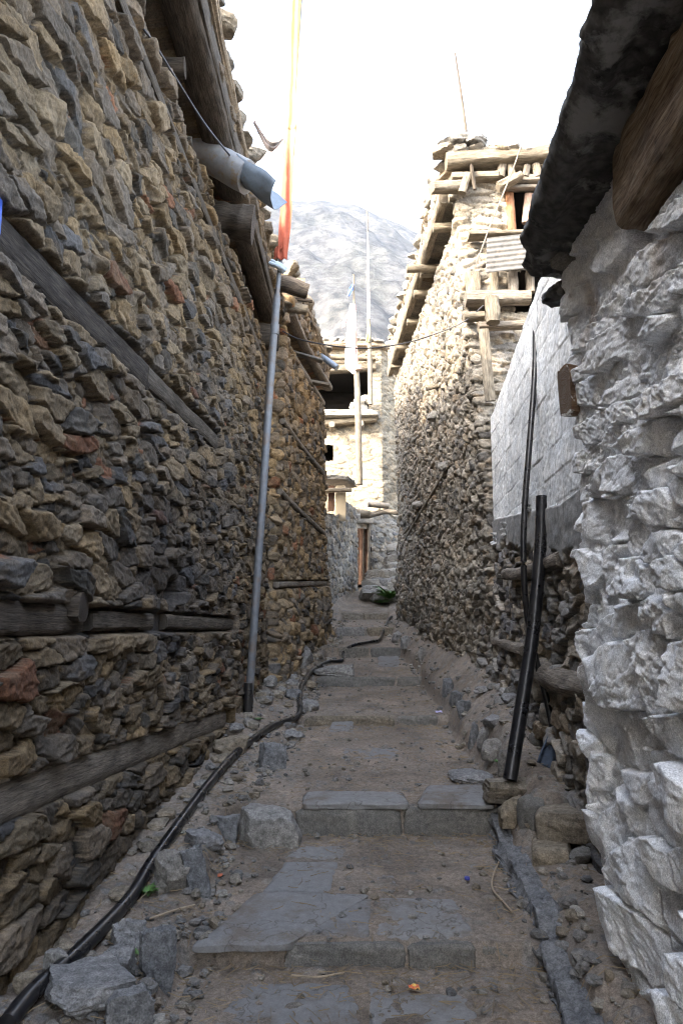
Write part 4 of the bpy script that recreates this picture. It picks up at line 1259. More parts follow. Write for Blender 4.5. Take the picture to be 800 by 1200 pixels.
# right: pile at the end of the second step
prock(604, 944, 60, 30, 'brownrock', 970, 'brown stone topmost on the pile right of the second step, beside the thick pipe', cuts=12, sharp=.92, sink=.02, planes=7)
prock(557, 919, 52, 12, 'rock', 971, 'thin flat slab right of the second step, in front of the thick pipe', cuts=10, sharp=.95, sink=.1)
prock(588, 966, 34, 30, 'darkrock', 972, 'dark stone in the shadow under the topmost brown stone', cuts=10)
prock(607, 964, 36, 30, 'brownrock', 973, 'tan rounded stone in the pile between dark and upright stones', cuts=10)
prock(624, 972, 28, 42, 'darkrock', 974, 'dark upright stone in the pile, touching the big rectangular block', cuts=10, sharp=.85)
yb = 4.78
b1_ = block('rock', [tuple(at(628, 985, 4.80)[:2]), tuple(at(697, 990, 4.70)[:2]), tuple(at(697, 960, 5.02)[:2]), tuple(at(630, 960, 5.02)[:2])], at(650, 990, 4.75)[2], at(650, 951, 4.8)[2], M['brownrock'], None, 975, cuts=16, amp=.014, edge=.03)
tag(recentre(b1_), 'big rectangular greenish-brown block bridging from the pile to the white wall', 'rock')
b2_ = block('rock', [tuple(at(624, 1030, 4.62)[:2]), tuple(at(669, 1030, 4.60)[:2]), tuple(at(668, 1000, 4.95)[:2]), tuple(at(625, 1000, 4.95)[:2])], at(640, 1036, 4.6)[2], at(640, 993, 4.65)[2], M['brownrock'], None, 976, cuts=12, amp=.010)
tag(recentre(b2_), 'squarish grey-brown block under the big rectangular block', 'rock')
prock(682, 1014, 24, 20, 'darkrock', 977, 'small dark stone between the squarish block and the white wall', cuts=8)
for k, (a, b_, w, lab) in enumerate([((583, 962), (598, 1000), .10, 'uppermost slate kerb stone, starting under the stone pile'), ((597, 996), (620, 1040), .11, 'rough slate kerb stone beside the forked twig'), ((618, 1036), (640, 1078), .10, 'slate kerb stone right of the first step tread'), ((638, 1074), (650, 1118), .10, 'pale slate kerb stone at the right end of the first step'), ((650, 1114), (668, 1168), .14, 'broad blue slate kerb stone below the first step'), ((668, 1162), (690, 1230), .14, 'lowest slate kerb stone, cut by the bottom edge of the photo')]):
    g0, g1 = on_ground(*a), on_ground(*b_)
    d = (g1 - g0)[:2]; n_ = np.array([-d[1], d[0]]); n_ /= np.linalg.norm(n_); n_ *= w * .62; g1 = g1 + (g1 - g0) * .04; g0 = g0 - (g1 - g0) * .04
    if n_[0] > 0: n_ = -n_
    cor = [g1[:2] + n_, g1[:2] - n_, g0[:2] - n_, g0[:2] + n_]
    zt_ = max(g0[2], g1[2]) + .05
    o = block('kerb_stone', [tuple(c) for c in cor], min(g0[2], g1[2]) - .12, [g1[2] + .05, g1[2] + .06, g0[2] + .06, g0[2] + .05], M['bluerock'], None, 980 + k, cuts=22, amp=.035, edge=.12, topnoise=1.8)
    tag(recentre(o), lab, 'kerb stone', 'slate kerb along the right edge')
for k, (px, py, w, h, lab) in enumerate([(526, 812, 12, 18, 'upright kerb stone right of the fourth step'), (534, 826, 14, 16, 'kerb stone half buried in the earth bank, above the lilac wrapper'), (543, 840, 14, 20, 'grey kerb stone in the bank at the level of the third step'), (556, 872, 12, 26, 'thin bluish kerb stone on edge, left of a dark gap in the bank'), (568, 874, 16, 24, 'pale wedge stone beside the thin bluish kerb stone'), (580, 888, 30, 22, 'squarish half-buried stone in the bank left of the thick pipe'), (592, 905, 18, 28, 'grey stone standing just left of the foot of the thick pipe'), (466, 752, 12, 14, 'first of the two small kerb stones near the far end of the right wall'), (477, 757, 13, 13, 'second small kerb stone near the far end of the right wall'), (495, 773, 10, 16, 'small upright kerb stone below the far right wall'), (580, 850, 26, 12, 'flat pale stone lying loose high on the earth bank'), (568, 812, 20, 8, 'flat stone lying on the earth bank near the foot of the tall wall')]):
    prock(px, py, w, h, 'bluerock' if k < 4 else 'rock', 990 + k, lab, 'stones edging the earth bank', name='kerb_stone' if k < 10 else 'rock', cat='kerb stone' if k < 10 else 'rock', deep=.8, cuts=9, sharp=.9, rot=.5)
for k in range(26):
    Y = RNG.uniform(6.0, 9.5)
    xx = float(right_foot(Y)) - abs(RNG.normal(0, .09)) - .02
    s_ = RNG.uniform(.06, .16)
    o = rock('rubble_stone', (xx, Y, float(ground_z(xx, Y))), (s_ * 1.3, s_ * 1.1, s_ * .9), M[('rock', 'darkrock', 'rock')[k % 3]], 1010 + k, sink=.2, cuts=6, rot=RNG.uniform(0, 3))
    tag(o, 'small grey rubble stone fallen along the foot of the right walls', 'rock', 'rubble at the foot of the right walls')
# tumbled heap right of the plank door
heap = [(436, 700), (447, 697), (440, 690), (452, 690), (460, 695), (466, 700), (445, 682), (455, 680), (463, 684), (468, 690), (458, 672), (465, 672), (470, 678), (462, 662), (468, 664), (467, 655), (463, 650), (470, 655), (450, 703), (460, 705)]
for k, (px, py) in enumerate(heap):
    Y = 17.2 + (705 - py) * .035
    p = at(px, py, Y); s_ = RNG.uniform(.34, .62)
    o = rock('rubble_stone', p, (s_ * 1.2, s_, s_ * .7), M['whiterock'] if k % 3 else M['rock'], 1040 + k, sink=.3, cuts=7, rot=RNG.uniform(0, 3))
    tag(o, 'pale tumbled stone in the heap right of the plank door', 'rock', 'stone heap by the door')
bg = rock('sack', at(425.5 + 9, 690, 18.6) + (.0, 0, .0), (.34, .3, .26), M['bluegrey'], 1070, sink=.1, cuts=12, sharp=.3, planes=3, rough=.12)
tag(bg, 'dark blue-grey sack lying at the foot of the plank door', 'sack')

# ================================================================== GRAVEL, STRAW, LITTER
def scatter_gravel():
    base = {}
    VS, FS, CS, o = [], [], [], 0
    n = 3400
    V0, F0 = cube_grid(1)
    for k in range(n):
        Y = 2.6 + 13 * RNG.random() ** 1.5
        ll, rr, lf, rf = float(step_l(Y)), float(step_r(Y)), float(left_foot(Y)), float(right_foot(Y))
        r = RNG.random()
        if r < .46: x = ll + .12 - abs(RNG.normal(0, .5)) * (ll - lf)
        elif r < .72: x = rr - .05 + abs(RNG.normal(0, .55)) * (rf - rr)
        else: x = RNG.uniform(ll, rr)
        if x < lf - .02 or x > rf + .02: continue
        s = .006 + .034 * RNG.random() ** 3.5 * (1.0 if r < .72 else .55)
        D = V0 / np.linalg.norm(V0, axis=1)[:, None] * (.75 + .5 * RNG.random((len(V0), 1)))
        a = RNG.uniform(0, 6.28); ca, sa = math.cos(a), math.sin(a)
        D = D * np.array([RNG.uniform(.8, 1.5), 1, RNG.uniform(.5, .9)]) * s
        D = np.stack([D[:, 0] * ca - D[:, 1] * sa, D[:, 0] * sa + D[:, 1] * ca, D[:, 2]], 1)
        VS.append(D + np.array([x, Y, float(ground_z(x, Y)) + s * .45])); FS.append(F0 + o); o += len(V0)
        c = pick([(.17, .16, .15), (.20, .18, .152), (.14, .135, .13), (.25, .235, .21), (.18, .15, .115)], [4, 3, 3, 1.2, 2], np.array(RNG.random()))
        CS.append(np.tile(c * RNG.uniform(.8, 1.2), (len(V0), 1)))
    g = mesh_obj('gravel', np.vstack(VS), np.vstack(FS), M['dirt'], None, np.vstack(CS), smooth=False)
    g['kind'] = 'stuff'


def scatter_straw():
    VS, FS, o = [], [], 0
    for k in range(3400):
        Y = 2.7 + 9.5 * RNG.random() ** 1.6
        ll, rr, lf, rf = float(step_l(Y)), float(step_r(Y)), float(left_foot(Y)), float(right_foot(Y))
        # straw gathers at the foot of the risers and along the margins
        r = RNG.random()
        x = RNG.uniform(lf + .05, rf - .05) if r < .6 else (ll - RNG.random() * .35 if r < .8 else rr - RNG.random() * .35)
        if r > .35 and RNG.random() < .4:
            sy = [3.84, 5.42, 8.65][int(RNG.integers(0, 3))]; Y = sy - .05 - abs(RNG.normal(0, .22))
            x = RNG.uniform(float(step_l(Y)), float(step_r(Y)))
        L = .02 + .10 * RNG.random() ** 2.6; w = RNG.uniform(.0009, .0022)
        a = RNG.uniform(0, 6.28); bend = RNG.normal(0, .25)
        pts = []
        for t in (0, .5, 1):
            aa = a + bend * (t - .5)
            xx, yy = x + math.cos(aa) * L * (t - .5), Y + math.sin(aa) * L * (t - .5)
            pts.append((xx, yy))
        nx, ny = -math.sin(a) * w, math.cos(a) * w
        xa = np.array([p[0] for p in pts]); ya = np.array([p[1] for p in pts])
        za = ground_z(xa, ya) + .016 + RNG.random() * .012
        for q in range(3):
            VS += [(xa[q] + nx, ya[q] + ny, za[q]), (xa[q] - nx, ya[q] - ny, za[q]), (xa[q], ya[q], za[q] + w * 1.6)]
        for q in (0, 1):
            b0, b1 = o + q * 3, o + q * 3 + 3
            FS += [(b0, b1, b1 + 2, b0 + 2), (b0 + 2, b1 + 2, b1 + 1, b0 + 1), (b0 + 1, b1 + 1, b1, b0)]
        o += 9
    g = mesh_obj('dry_straw', np.array(VS), np.array(FS), M['straw'], None, smooth=False)
    g['kind'] = 'stuff'


scatter_gravel(); scatter_straw()


def crumpled(name, px, py, w, h, mat, seed, label, cat):
    p = on_ground(px, py); n = 14
    u, v = np.meshgrid(np.linspace(-.5, .5, n), np.linspace(-.5, .5, n), indexing='ij')
    G = np.dstack([u * w + p[0], v * h + p[1], p[2] + .020 + .022 * w / .08 * fbm(u * 3 + seed, v * 3, seed, 3)])
    return tag(recentre(sheet(name, G, M[mat], None, .0012)), label, cat)


crumpled('wrapper', 485, 1162, .046, .045, 'wrapper', 5, 'small orange and yellow wrapper lying on the lowest landing', 'litter')
crumpled('wrapper', 514, 836, .075, .10, 'wrapper_lilac', 6, 'small lilac crumpled wrapper on the edge of the third step', 'litter')
tag(rock('bottle_cap', on_ground(547, 1033) + (0, 0, .008), (.028, .028, .018), M['cap'], 1080, sink=.0, cuts=6, planes=0, rough=.02, sharp=.4), 'tiny dark blue bottle cap on the first step tread', 'litter')
tag(rock('clay_chip', on_ground(258, 1028) + (0, 0, .006), (.03, .022, .014), M['redclay'], 1081, sink=.1, cuts=4), 'tiny red chip on the earth left of the first step slabs', 'litter')
tw = empty('twig', on_ground(577, 1050), 'pale forked twig lying beside the slate kerb', 'twig')
g_ = lambda px, py, dz=.022: on_ground(px, py) + (0, 0, dz)
t1 = sweep('stem', [g_(587, 1008), g_(578, 1030), g_(577, 1046), g_(588, 1060), g_(600, 1074)], .010, .010, M['twig'], tw, n=30, seed=1082, sq=2, ring=6)
sweep('fork', [g_(579, 1044), g_(592, 1047), g_(604, 1050)], .006, .006, M['twig'], tw, n=14, seed=1083, sq=2, ring=6)
t2 = sweep('twig', [g_(342, 1149), g_(372, 1151), g_(402, 1146)], .009, .009, M['twig'], None, n=20, seed=1084, sq=2, ring=6)
tag(recentre(t2), 'thin straight twig on the earth below the overhanging flagstone', 'twig')
t3 = sweep('twig', [g_(176, 1082), g_(205, 1072), g_(228, 1066)], .012, .012, M['twig'], None, n=20, seed=1085, sq=2, ring=6)
tag(recentre(t3), 'pale bent twig beside the lumpy light grey rock', 'twig')


def weed(px, py, r, n, seed, label, p=None, up=1.0):
    rg = np.random.default_rng(seed)
    p = on_ground(px, py) if p is None else p
    w = empty('weed', p, label, 'plant')
    VS, FS, o = [], [], 0
    for k in range(n):
        a = rg.uniform(0, 6.28); L = r * rg.uniform(.5, 1.1); rise = rg.uniform(.3, 1.1) * up
        wd = L * rg.uniform(.16, .30)
        d = np.array([math.cos(a), math.sin(a), 0]); s = np.array([-d[1], d[0], 0])
        for q, (t, ww_) in enumerate(((0, .2), (.35, 1), (.7, .8), (1, .05))):
            c = np.array(p) + d * L * t + np.array([0, 0, rise * L * (t - .55 * t * t) + .01])
            VS += [c + s * wd * ww_ * .5, c + np.array([0, 0, -.12 * wd]), c - s * wd * ww_ * .5]
        for q in range(3):
            b0 = o + q * 3
            FS += [(b0, b0 + 1, b0 + 4, b0 + 3), (b0 + 1, b0 + 2, b0 + 5, b0 + 4)]
        o += 12
    mesh_obj('foliage', np.array(VS), np.array(FS), M['leaf'], w)
    return w


weed(172, 1050, .075, 46, 1, 'small green weed under the hose left of the pale rounded rock')
weed(216, 1018, .05, 34, 2, 'sprig of weed right of the pale rounded rock')
weed(303, 845, .06, 34, 3, 'low weed beside the foot of the steel pole')
weed(163, 1122, .06, 16, 4, 'few green blades between the lumpy rock and the slate slab')
weed(0, 0, .36, 60, 5, 'bright green leafy plant growing from the stone heap near the door', p=at(456, 702, 16.9), up=1.5)
weed(0, 0, .25, 34, 6, 'low green plant left of the bright leafy plant by the stone heap', p=at(446, 707, 16.8), up=.6)
weed(583, 895, .05, 30, 7, 'dry little weed in the bank left of the thick pipe')

# ================================================================== POLES, FLAGS, PIPES, CABLES
def ribbon(name, centre, width, mat, parent, col, seed, n=60, m=9, wave=.02, side=(1, 0, 0), thick=.002):
    """a hanging strip of cloth: centre line points, widths, colour per row"""
    P = rail(centre, n); t = np.linspace(0, 1, n)
    W = np.interp(t, np.linspace(0, 1, len(width)), width)
    sd = np.array(side, float); u = np.linspace(-.5, .5, m)
    G = P[:, None, :] + sd[None, None, :] * (W[:, None] * u[None, :])[..., None]
    fold = wave * np.sin(u[None, :] * 9 + t[:, None] * 5 + seed) + wave * 1.2 * fbm(t[:, None] * 9 + 0 * u[None, :], u[None, :] * 3 + 0 * t[:, None], seed, 3)
    G[..., 1] += fold
    G[..., 0] += .4 * wave * vn(t[:, None] * 14 + 0 * u[None, :], u[None, :] * 0 + 2 + 0 * t[:, None], seed + 3)
    c = np.array([[np.interp(tt, np.linspace(0, 1, len(col)), [q[i] for q in col]) for i in range(3)] for tt in t])
    C = np.repeat(c[:, None, :], m, 1)
    return sheet(name, G, mat, parent, thick, C)


YP = 8.2
fp = empty('flagpole', at(290, 848, YP), 'tall steel flagpole against the left house flying a narrow orange and yellow flag', 'flagpole')
P0, P1, P2, P3 = at(290, 846, YP), at(291.5, 800, YP), at(318, 430, YP), at(328, 312, YP)
pole = sweep('pole', [P0, (P0 + P2) / 2, P2, P3, at(334, 262, YP), at(342, 150, YP), at(352, 0, YP), at(358, -90, YP)], .085, .085, M['steel'], fp, n=90, seed=1100, sq=2, wob=.004, ring=20, grow=lambda f: 1.0 if f < .50 else .58)
sweep('sleeve', [P0, at(291.6, 800, YP)], .105, .105, M['black'], fp, n=14, seed=1101, sq=2, wob=.01)
sweep('coupling', [at(321.3, 392, YP), at(322, 380, YP)], .10, .10, M['steel'], pole, n=8, seed=1102, sq=2, wob=.004)
sweep('rag_knot', [at(318, 308, YP - .03), at(327, 312, YP - .06), at(334, 318, YP - .03)], .11, .09, M['rag'], fp, n=16, seed=1103, sq=2, wob=.25)
OR = [(.46, .13, .08), (.46, .135, .085), (.45, .135, .085), (.46, .14, .09), (.52, .24, .14), (.66, .52, .34)]
ribbon('orange_flag', [at(331, 304, YP - .05), at(334, 262, YP - .05), at(337, 205, YP - .05), at(341, 146, YP - .05)], [.10, .135, .13, .13], M['cloth'], fp, OR, 3, wave=.022)
ribbon('orange_flag', [at(323, 303, YP - .02), at(326, 292, YP - .03), at(331, 288, YP - .02)], [.05, .09, .05], M['cloth'], fp, OR[:2], 5, n=14, wave=.02)
ribbon('yellow_flag', [at(340, 152, YP - .05), at(343, 100, YP - .05), at(346, 40, YP - .05), at(349, -20, YP - .05), at(353, -90, YP - .05)], [.13, .085, .10, .10, .12], M['cloth'], fp, [(.56, .42, .22), (.60, .50, .30), (.56, .46, .24), (.54, .45, .23), (.54, .45, .23)], 7, wave=.02)
# wind-blown white flag with a grey printed fold at its lower hem
n_, m_ = 26, 26
u, v = np.meshgrid(np.linspace(0, 1, n_), np.linspace(0, 1, m_), indexing='ij')
A, B, C_, D = at(341, 112, YP), at(312, 118, YP + .2), at(298, 182, YP + .3), at(339, 190, YP)
G = A * ((1 - u) * (1 - v))[..., None] + B * (u * (1 - v))[..., None] + C_ * (u * v)[..., None] + D * ((1 - u) * v)[..., None]
G[..., 1] += .06 * np.sin(u * 7 + v * 3) + .05 * fbm(u * 3, v * 3, 44, 3)
wf = sheet('white_flag', G, M['cloth'], fp, .0015, np.full((n_, m_, 3), .86))
ribbon('printed_hem', [at(297, 142, YP - .08), at(305, 156, YP - .10), at(313, 169, YP - .12), at(321, 172, YP - .10), at(332, 163, YP - .06)], [.05, .07, .09, .10, .05], M['cloth'], wf, [(.06, .05, .053), (.075, .064, .066), (.09, .08, .082), (.14, .13, .13), (.5, .49, .49)], 9, n=30, m=9, wave=.02, side=(.35, 0, .9))

f2 = empty('flagpole', at(421, 568, 17.6), 'wooden flagpole before the dark loft, white flag with red edge and blue knot', 'flagpole')
Y2 = 17.6
sweep('pole', [at(421, 568, Y2), at(419, 470, Y2), at(416, 400, Y2), at(414, 322, Y2)], .15, .15, M['palewood'], f2, n=50, seed=1110, sq=2, wob=.02, grow=lambda f: 1 - .72 * ss(.35, 1, f))
ribbon('white_flag', [at(412, 356, Y2 - .06), at(411, 392, Y2 - .1), at(411, 428, Y2 - .1), at(415, 438, Y2 - .06)], [.10, .22, .26, .12], M['cloth'], f2, [(.86, .84, .82)] * 2, 11, n=40, wave=.03)
ribbon('red_edge', [at(415.5, 356, Y2 - .1), at(417, 395, Y2 - .1), at(418.6, 430, Y2 - .1)], [.03, .035, .05], M['cloth'], f2, [(.78, .42, .36), (.75, .36, .30)], 12, n=30, m=5, wave=.01)
ribbon('pink_tail', [at(409, 365, Y2 - .05), at(404, 375, Y2 + .1), at(402, 384, Y2 + .1)], [.05, .10, .06], M['cloth'], f2, [(.74, .50, .50), (.80, .62, .62)], 13, n=16, m=6, wave=.02)
ribbon('blue_knot', [at(413, 333, Y2 - .06), at(411, 339, Y2 - .1), at(408.5, 347, Y2 - .08)], [.05, .12, .07], M['cloth'], f2, [(.20, .28, .58), (.24, .33, .62)], 14, n=14, m=6, wave=.03)
sweep('red_knot', [at(418.5, 428, Y2 - .08), at(419.5, 434, Y2 - .08)], .2, .2, M['pinkwood'], f2, n=10, seed=1111, sq=2, wob=.2)
f3 = empty('flagpole', at(434, 474, 19.4), 'wooden flagpole standing on the loft ledge, thin faded pink and yellow prayer flag', 'flagpole')
Y3 = 19.4
sweep('pole', [at(434, 474, Y3), at(433, 415, Y3), at(431.5, 360, Y3), at(430, 246, Y3)], .13, .13, M['palewood'], f3, n=50, seed=1120, sq=2, wob=.02, grow=lambda f: 1 - .70 * ss(.2, .6, f))
ribbon('pink_flag', [at(430.6, 272, Y3 - .05), at(431, 320, Y3 - .06), at(431.6, 374, Y3 - .06)], [.03, .07, .07], M['cloth'], f3, [(.80, .68, .66), (.82, .72, .68)], 15, n=40, m=6, wave=.02)
ribbon('yellow_flag', [at(432, 374, Y3 - .07), at(431.5, 388, Y3 - .09), at(430.5, 401, Y3 - .08)], [.04, .09, .11], M['cloth'], f3, [(.60, .52, .26), (.55, .50, .22)], 16, n=20, m=6, wave=.02)
sweep('crossbar', [at(428, 414, Y3), at(439, 415, Y3)], .08, .12, M['palewood'], f3, n=8, seed=1121, wob=.08)

# hose on the ground
hp = [(8, 1215), (40, 1175), (92, 1128), (150, 1066), (178, 1020), (214, 968), (248, 922), (280, 886), (318, 857), (343, 847), (351, 840), (351, 824), (354, 806), (368, 787), (384, 779), (400, 777), (402, 768), (412, 760), (430, 756), (443, 753), (449, 742), (454, 731), (459, 725)]
pts = [on_ground(*p) + (0, 0, .045) for p in hp]
hose = sweep('hose', pts, .070, .070, M['black'], None, n=220, seed=1130, sq=2, wob=.012, ring=14, grow=lambda f: 1 - .25 * f)
tag(recentre(hose), 'long black plastic hose snaking up the left side of the steps', 'hose')
tp = sweep('pipe', [at(597, 914, 5.28), at(612, 820, 5.42), at(624, 740, 5.52), at(633, 640, 5.62), at(635, 582, 5.66)], .095, .095, M['black'], None, n=60, seed=1131, sq=2, wob=.01, ring=18)
tag(recentre(tp), 'thick black pipe standing on the stone pile and leaning against the right wall', 'pipe')
np_ = sweep('pipe', [at(627, 388, 5.85), at(626, 440, 5.80), at(620, 520, 5.72), at(614, 600, 5.66), at(613, 660, 5.62), at(617, 720, 5.66), at(627, 770, 5.72), at(640, 820, 5.68), at(650, 870, 5.62), at(656, 900, 5.58)], .046, .046, M['black'], None, n=110, seed=1132, sq=2, wob=.012, ring=12)
tag(recentre(np_), 'thin black pipe hanging down the block wall behind the thick pipe', 'pipe')
# blue-grey cloth wrapped round the foot of the thin pipe, with a small round cap
cl = empty('cloth_bundle', at(648, 905, 5.52), 'crumpled blue-grey cloth bundle hanging at the foot of the thin pipe', 'cloth')
n_, m_ = 24, 12
u, v = np.meshgrid(np.linspace(0, 1, n_), np.linspace(0, 1, m_), indexing='ij')
A, B, C_, D = at(641, 862, 5.55), at(646, 862, 5.58), at(658, 908, 5.5), at(629, 893, 5.48)
G = A * ((1 - u) * (1 - v))[..., None] + B * ((1 - u) * v)[..., None] + C_ * (u * v)[..., None] + D * (u * (1 - v))[..., None]
G[..., 1] += .03 * np.sin(v * 8) * u + .03 * fbm(u * 3, v * 3, 48, 3)
sheet('fold', G, M['bluegrey'], cl, .012)
sweep('round_cap', [at(653, 903, 5.50), at(653, 903, 5.44)], .085, .085, M['black'], cl, n=8, seed=1133, sq=2, wob=.01)
sweep('cap_ring', [at(653, 902, 5.435), at(653, 902, 5.425)], .045, .045, M['steel'], cl, n=4, seed=1134, sq=2, wob=.01)
# shreds of plastic sack at the foot of the concrete
for k, (px, py, s_) in enumerate(((627, 585, .16), (600, 620, .10), (588, 632, .10))):
    p = hit(px, py, XB); n_ = 12
    u, v = np.meshgrid(np.linspace(-.5, .5, n_), np.linspace(-.5, .5, n_), indexing='ij')
    G = np.dstack([p[0] - .08 + .10 * fbm(u * 3 + k, v * 4, 50 + k, 3), p[1] + u * s_ * 1.2, p[2] + v * s_ * 1.3])
    tag(recentre(sheet('plastic_rag', G, M['cloth'], None, .002, np.full((n_, n_, 3), .62))), ['torn white plastic sacking on the wall just left of the thick pipe top', 'scrap of white plastic sacking under the corner of the concrete strip', 'lowest scrap of white plastic sacking, near the far end of the concrete strip'][k], 'plastic rag', 'plastic sacking below the blocks')

# cables
cb = sweep('cable', [at(331, 388, 9.6), at(352, 398, 9.4), at(395, 406, 9.1), at(430, 408, 8.9), at(470, 403, 8.7), at(505, 393, 8.5), at(543, 377, 8.3), at(566, 358, 8.25)], .016, .016, M['cable'], None, n=70, seed=1140, sq=2, wob=0, ring=6)
tag(recentre(cb), 'black cable sagging across the alley from the left house to the tall house', 'cable')
c2 = sweep('cable', [at(140, -20, 3.9), at(150, 8, 4.0), at(180, 50, 4.3), at(205, 90, 4.7), at(240, 145, 5.3), at(270, 183, 6.0)], .016, .016, M['cable'], None, n=60, seed=1141, sq=2, wob=0, ring=8)
tag(recentre(c2), 'dark cable running along the top of the left house to the tin spout', 'cable')
w1 = sweep('wire', [at(616, 152, 8.1), at(600, 200, 8.1), at(575, 262, 8.1), at(553, 322, 8.05)], .016, .016, M['wood'], None, n=40, seed=1142, sq=2, wob=0, ring=6)
tag(recentre(w1), 'pale straight wire slanting across the front of the tall house', 'wire')
w3 = sweep('wire', [at(676, -10, 8.6), at(640, 92, 8.5), at(614, 158, 8.4)], .008, .008, M['palewood'], None, n=20, seed=1143, sq=2, wob=0, ring=5)
tag(recentre(w3), 'faint thin wire rising into the sky above the tall house', 'wire')
bp = sweep('bamboo_pole', [at(556, 222, 8.28), at(548, 168, 8.3), at(540, 110, 8.3), at(533, 62, 8.3)], .046, .046, M['oldwood'], None, n=40, seed=1144, sq=2, wob=.02, ring=8, taper=.45)
tag(recentre(bp), 'thin pale pole rising from the roof corner of the tall house', 'pole')
# blue sheet cut by the left edge of the photo
pb = hit(3.5, 260, lambda y, z: XL(y, z) + .04)
o = block('sign_plate', [(pb[0] - .03, pb[1] - .45), (pb[0], pb[1] - .45), (pb[0], pb[1]), (pb[0] - .03, pb[1])], hit(0, 290, XL)[2] - .02, hit(0, 233, XL)[2], M['blue'], None, 1150, cuts=4, amp=.001, edge=.002)
tag(recentre(o), 'bright blue metal plate on the left wall, cut by the left edge of the photo', 'plate')

# ================================================================== MOUNTAIN
def mountain():
    xs = np.linspace(-1500, 1300, 420); ys = np.concatenate([np.linspace(330, 1500, 330), np.linspace(1520, 2400, 30)])
    X, Y = np.meshgrid(xs, ys, indexing='ij')
    T = np.interp(X / 1400, [-1.2, -.4, -.083, 0, .036, .071, .112, .25, .6, 1.0], [.40, .54, .577, .574, .5626, .5476, .5225, .43, .33, .25])
    t = np.clip((Y - 320) / 1080, 0, 1)
    crest = 1400 * T
    back = ss(1400, 2500, Y)
    Z = crest * t ** 1.12 * (1 - .6 * back)
    wx = X + 120 * fbm(X / 420, Y / 420, 501, 3)
    rid = 1 - 2 * np.abs(fbm((wx + .45 * Y) / 300, (Y - .1 * X) / 620, 502, 5))
    rid2 = 1 - 2 * np.abs(fbm((wx + .6 * Y) / 85, Y / 210, 503, 4))
    amp = ss(0, .25, t) * (1 - .82 * ss(.8, 1.0, t) * (1 - back))
    Z = Z + amp * (75 * (rid - .6) + 20 * (rid2 - .5) + 9 * fbm(X / 22, Y / 30, 504, 3)) + 5 * fbm(X / 30, Y * 0, 505, 3)
    Z = Z + 4.0
    C = np.array((.066, .064, .061)) * (1 + .6 * fbm(X / 60, Y / 90, 506, 5))[..., None]
    scrub = (ss(.02, .25, fbm(X / 35 + 9, Y / 50, 507, 5)) * .5)[..., None]
    C = C * (1 - scrub) + np.array((.055, .055, .045)) * scrub
    m, nt, b = mat_new('mountain rock'); k = NB(nt)
    co = k.n('ShaderNodeTexCoord').outputs['Object']
    a = k.n('ShaderNodeAttribute', attribute_name='Col').outputs['Color']
    n1 = k.noise(co, .05, 8, .7)
    k.l(k.mix(1.0, a, k.ramp(n1, [(.38, (.5,) * 3), (.62, (1.6,) * 3)]), 'MULTIPLY'), b.inputs['Base Color'])
    b.inputs['Roughness'].default_value = 1.0; b.inputs['Specular IOR Level'].default_value = 0
    k.l(k.bump(n1, .9, 14), b.inputs['Normal'])
    o = mesh_obj('mountain', np.dstack([X, Y, Z]).reshape(-1, 3), grid_faces(len(xs), len(ys)), m, None, np.clip(C, .02, .6).reshape(-1, 3))
    structure(o)


mountain()

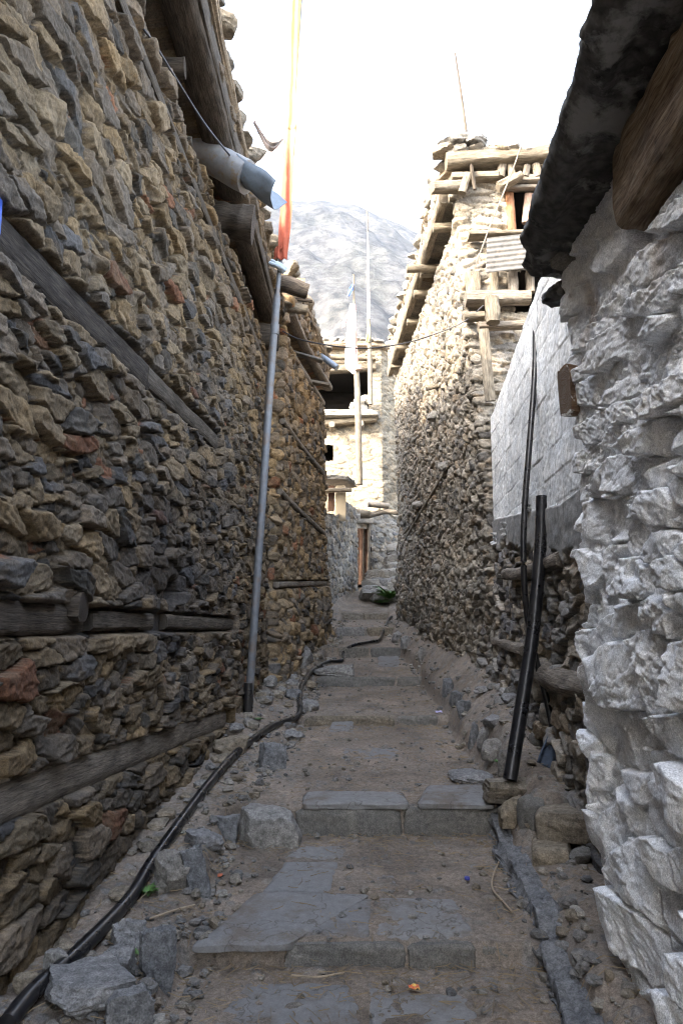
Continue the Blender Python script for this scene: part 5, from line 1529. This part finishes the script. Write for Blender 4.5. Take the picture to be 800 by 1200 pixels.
# ================================================================== HAZE, LIGHT, RENDER
def haze(density, colour):
    V, F = cube_grid(0)
    lo_, hi_ = np.array([-1560., -1560, -12]), np.array([1560., 2460, 960])
    V = (V + 1) / 2 * (hi_ - lo_) + lo_
    m = bpy.data.materials.new('thin haze'); m.use_nodes = True
    nt = m.node_tree; nt.nodes.clear()
    out = nt.nodes.new('ShaderNodeOutputMaterial'); pv = nt.nodes.new('ShaderNodeVolumePrincipled')
    pv.inputs['Color'].default_value = (*colour, 1); pv.inputs['Density'].default_value = density
    pv.inputs['Anisotropy'].default_value = .3
    nt.links.new(pv.outputs[0], out.inputs['Volume'])
    o = mesh_obj('haze', V, F, m, None, smooth=False)
    o['kind'] = 'stuff'


HAZE = .00011
if HAZE: haze(HAZE, (.74, .84, 1.0))

AZ, EL = math.radians(50), math.radians(26)
to_sun = Vector((-math.sin(AZ) * math.cos(EL), -math.cos(AZ) * math.cos(EL), math.sin(EL)))
sl = bpy.data.lights.new('sun', 'SUN'); sl.energy = 2.0; sl.angle = math.radians(.5); sl.color = (.53, .46, .37)
so = bpy.data.objects.new('sun', sl); COL.objects.link(so)
so.rotation_euler = to_sun.to_track_quat('Z', 'Y').to_euler()
W = bpy.data.worlds.new('World'); SC.world = W; W.use_nodes = True
nt = W.node_tree; bgn = nt.nodes['Background']
sk = nt.nodes.new('ShaderNodeTexSky'); sk.sky_type = 'NISHITA'; sk.sun_disc = False
sk.sun_elevation = EL; sk.sun_rotation = math.atan2(to_sun.x, to_sun.y) % (2 * math.pi)
sk.altitude = 200; sk.air_density = 1.0; sk.dust_density = 4.0; sk.ozone_density = .6
hs = nt.nodes.new('ShaderNodeHueSaturation'); hs.inputs['Saturation'].default_value = .62
nt.links.new(sk.outputs[0], hs.inputs['Color']); nt.links.new(hs.outputs[0], bgn.inputs['Color']); bgn.inputs['Strength'].default_value = .15
SC.view_settings.view_transform = 'Standard'; SC.view_settings.look = 'None'
SC.view_settings.gamma = 1; SC.view_settings.use_curve_mapping = False
SC.view_settings.exposure = 3.55
SC.render.engine = 'CYCLES'
cy = SC.cycles
cy.filter_width = 1.15
cy.denoising_prefilter = 'ACCURATE'
cy.max_bounces = 6; cy.diffuse_bounces = 4; cy.glossy_bounces = 2; cy.transmission_bounces = 3; cy.volume_bounces = 1; cy.transparent_max_bounces = 6
cy.use_adaptive_sampling = True; cy.adaptive_threshold = .015
cy.use_denoising = True
cy.sample_clamp_indirect = 6
cy.caustics_reflective = False; cy.caustics_refractive = False
SC.render.use_persistent_data = False
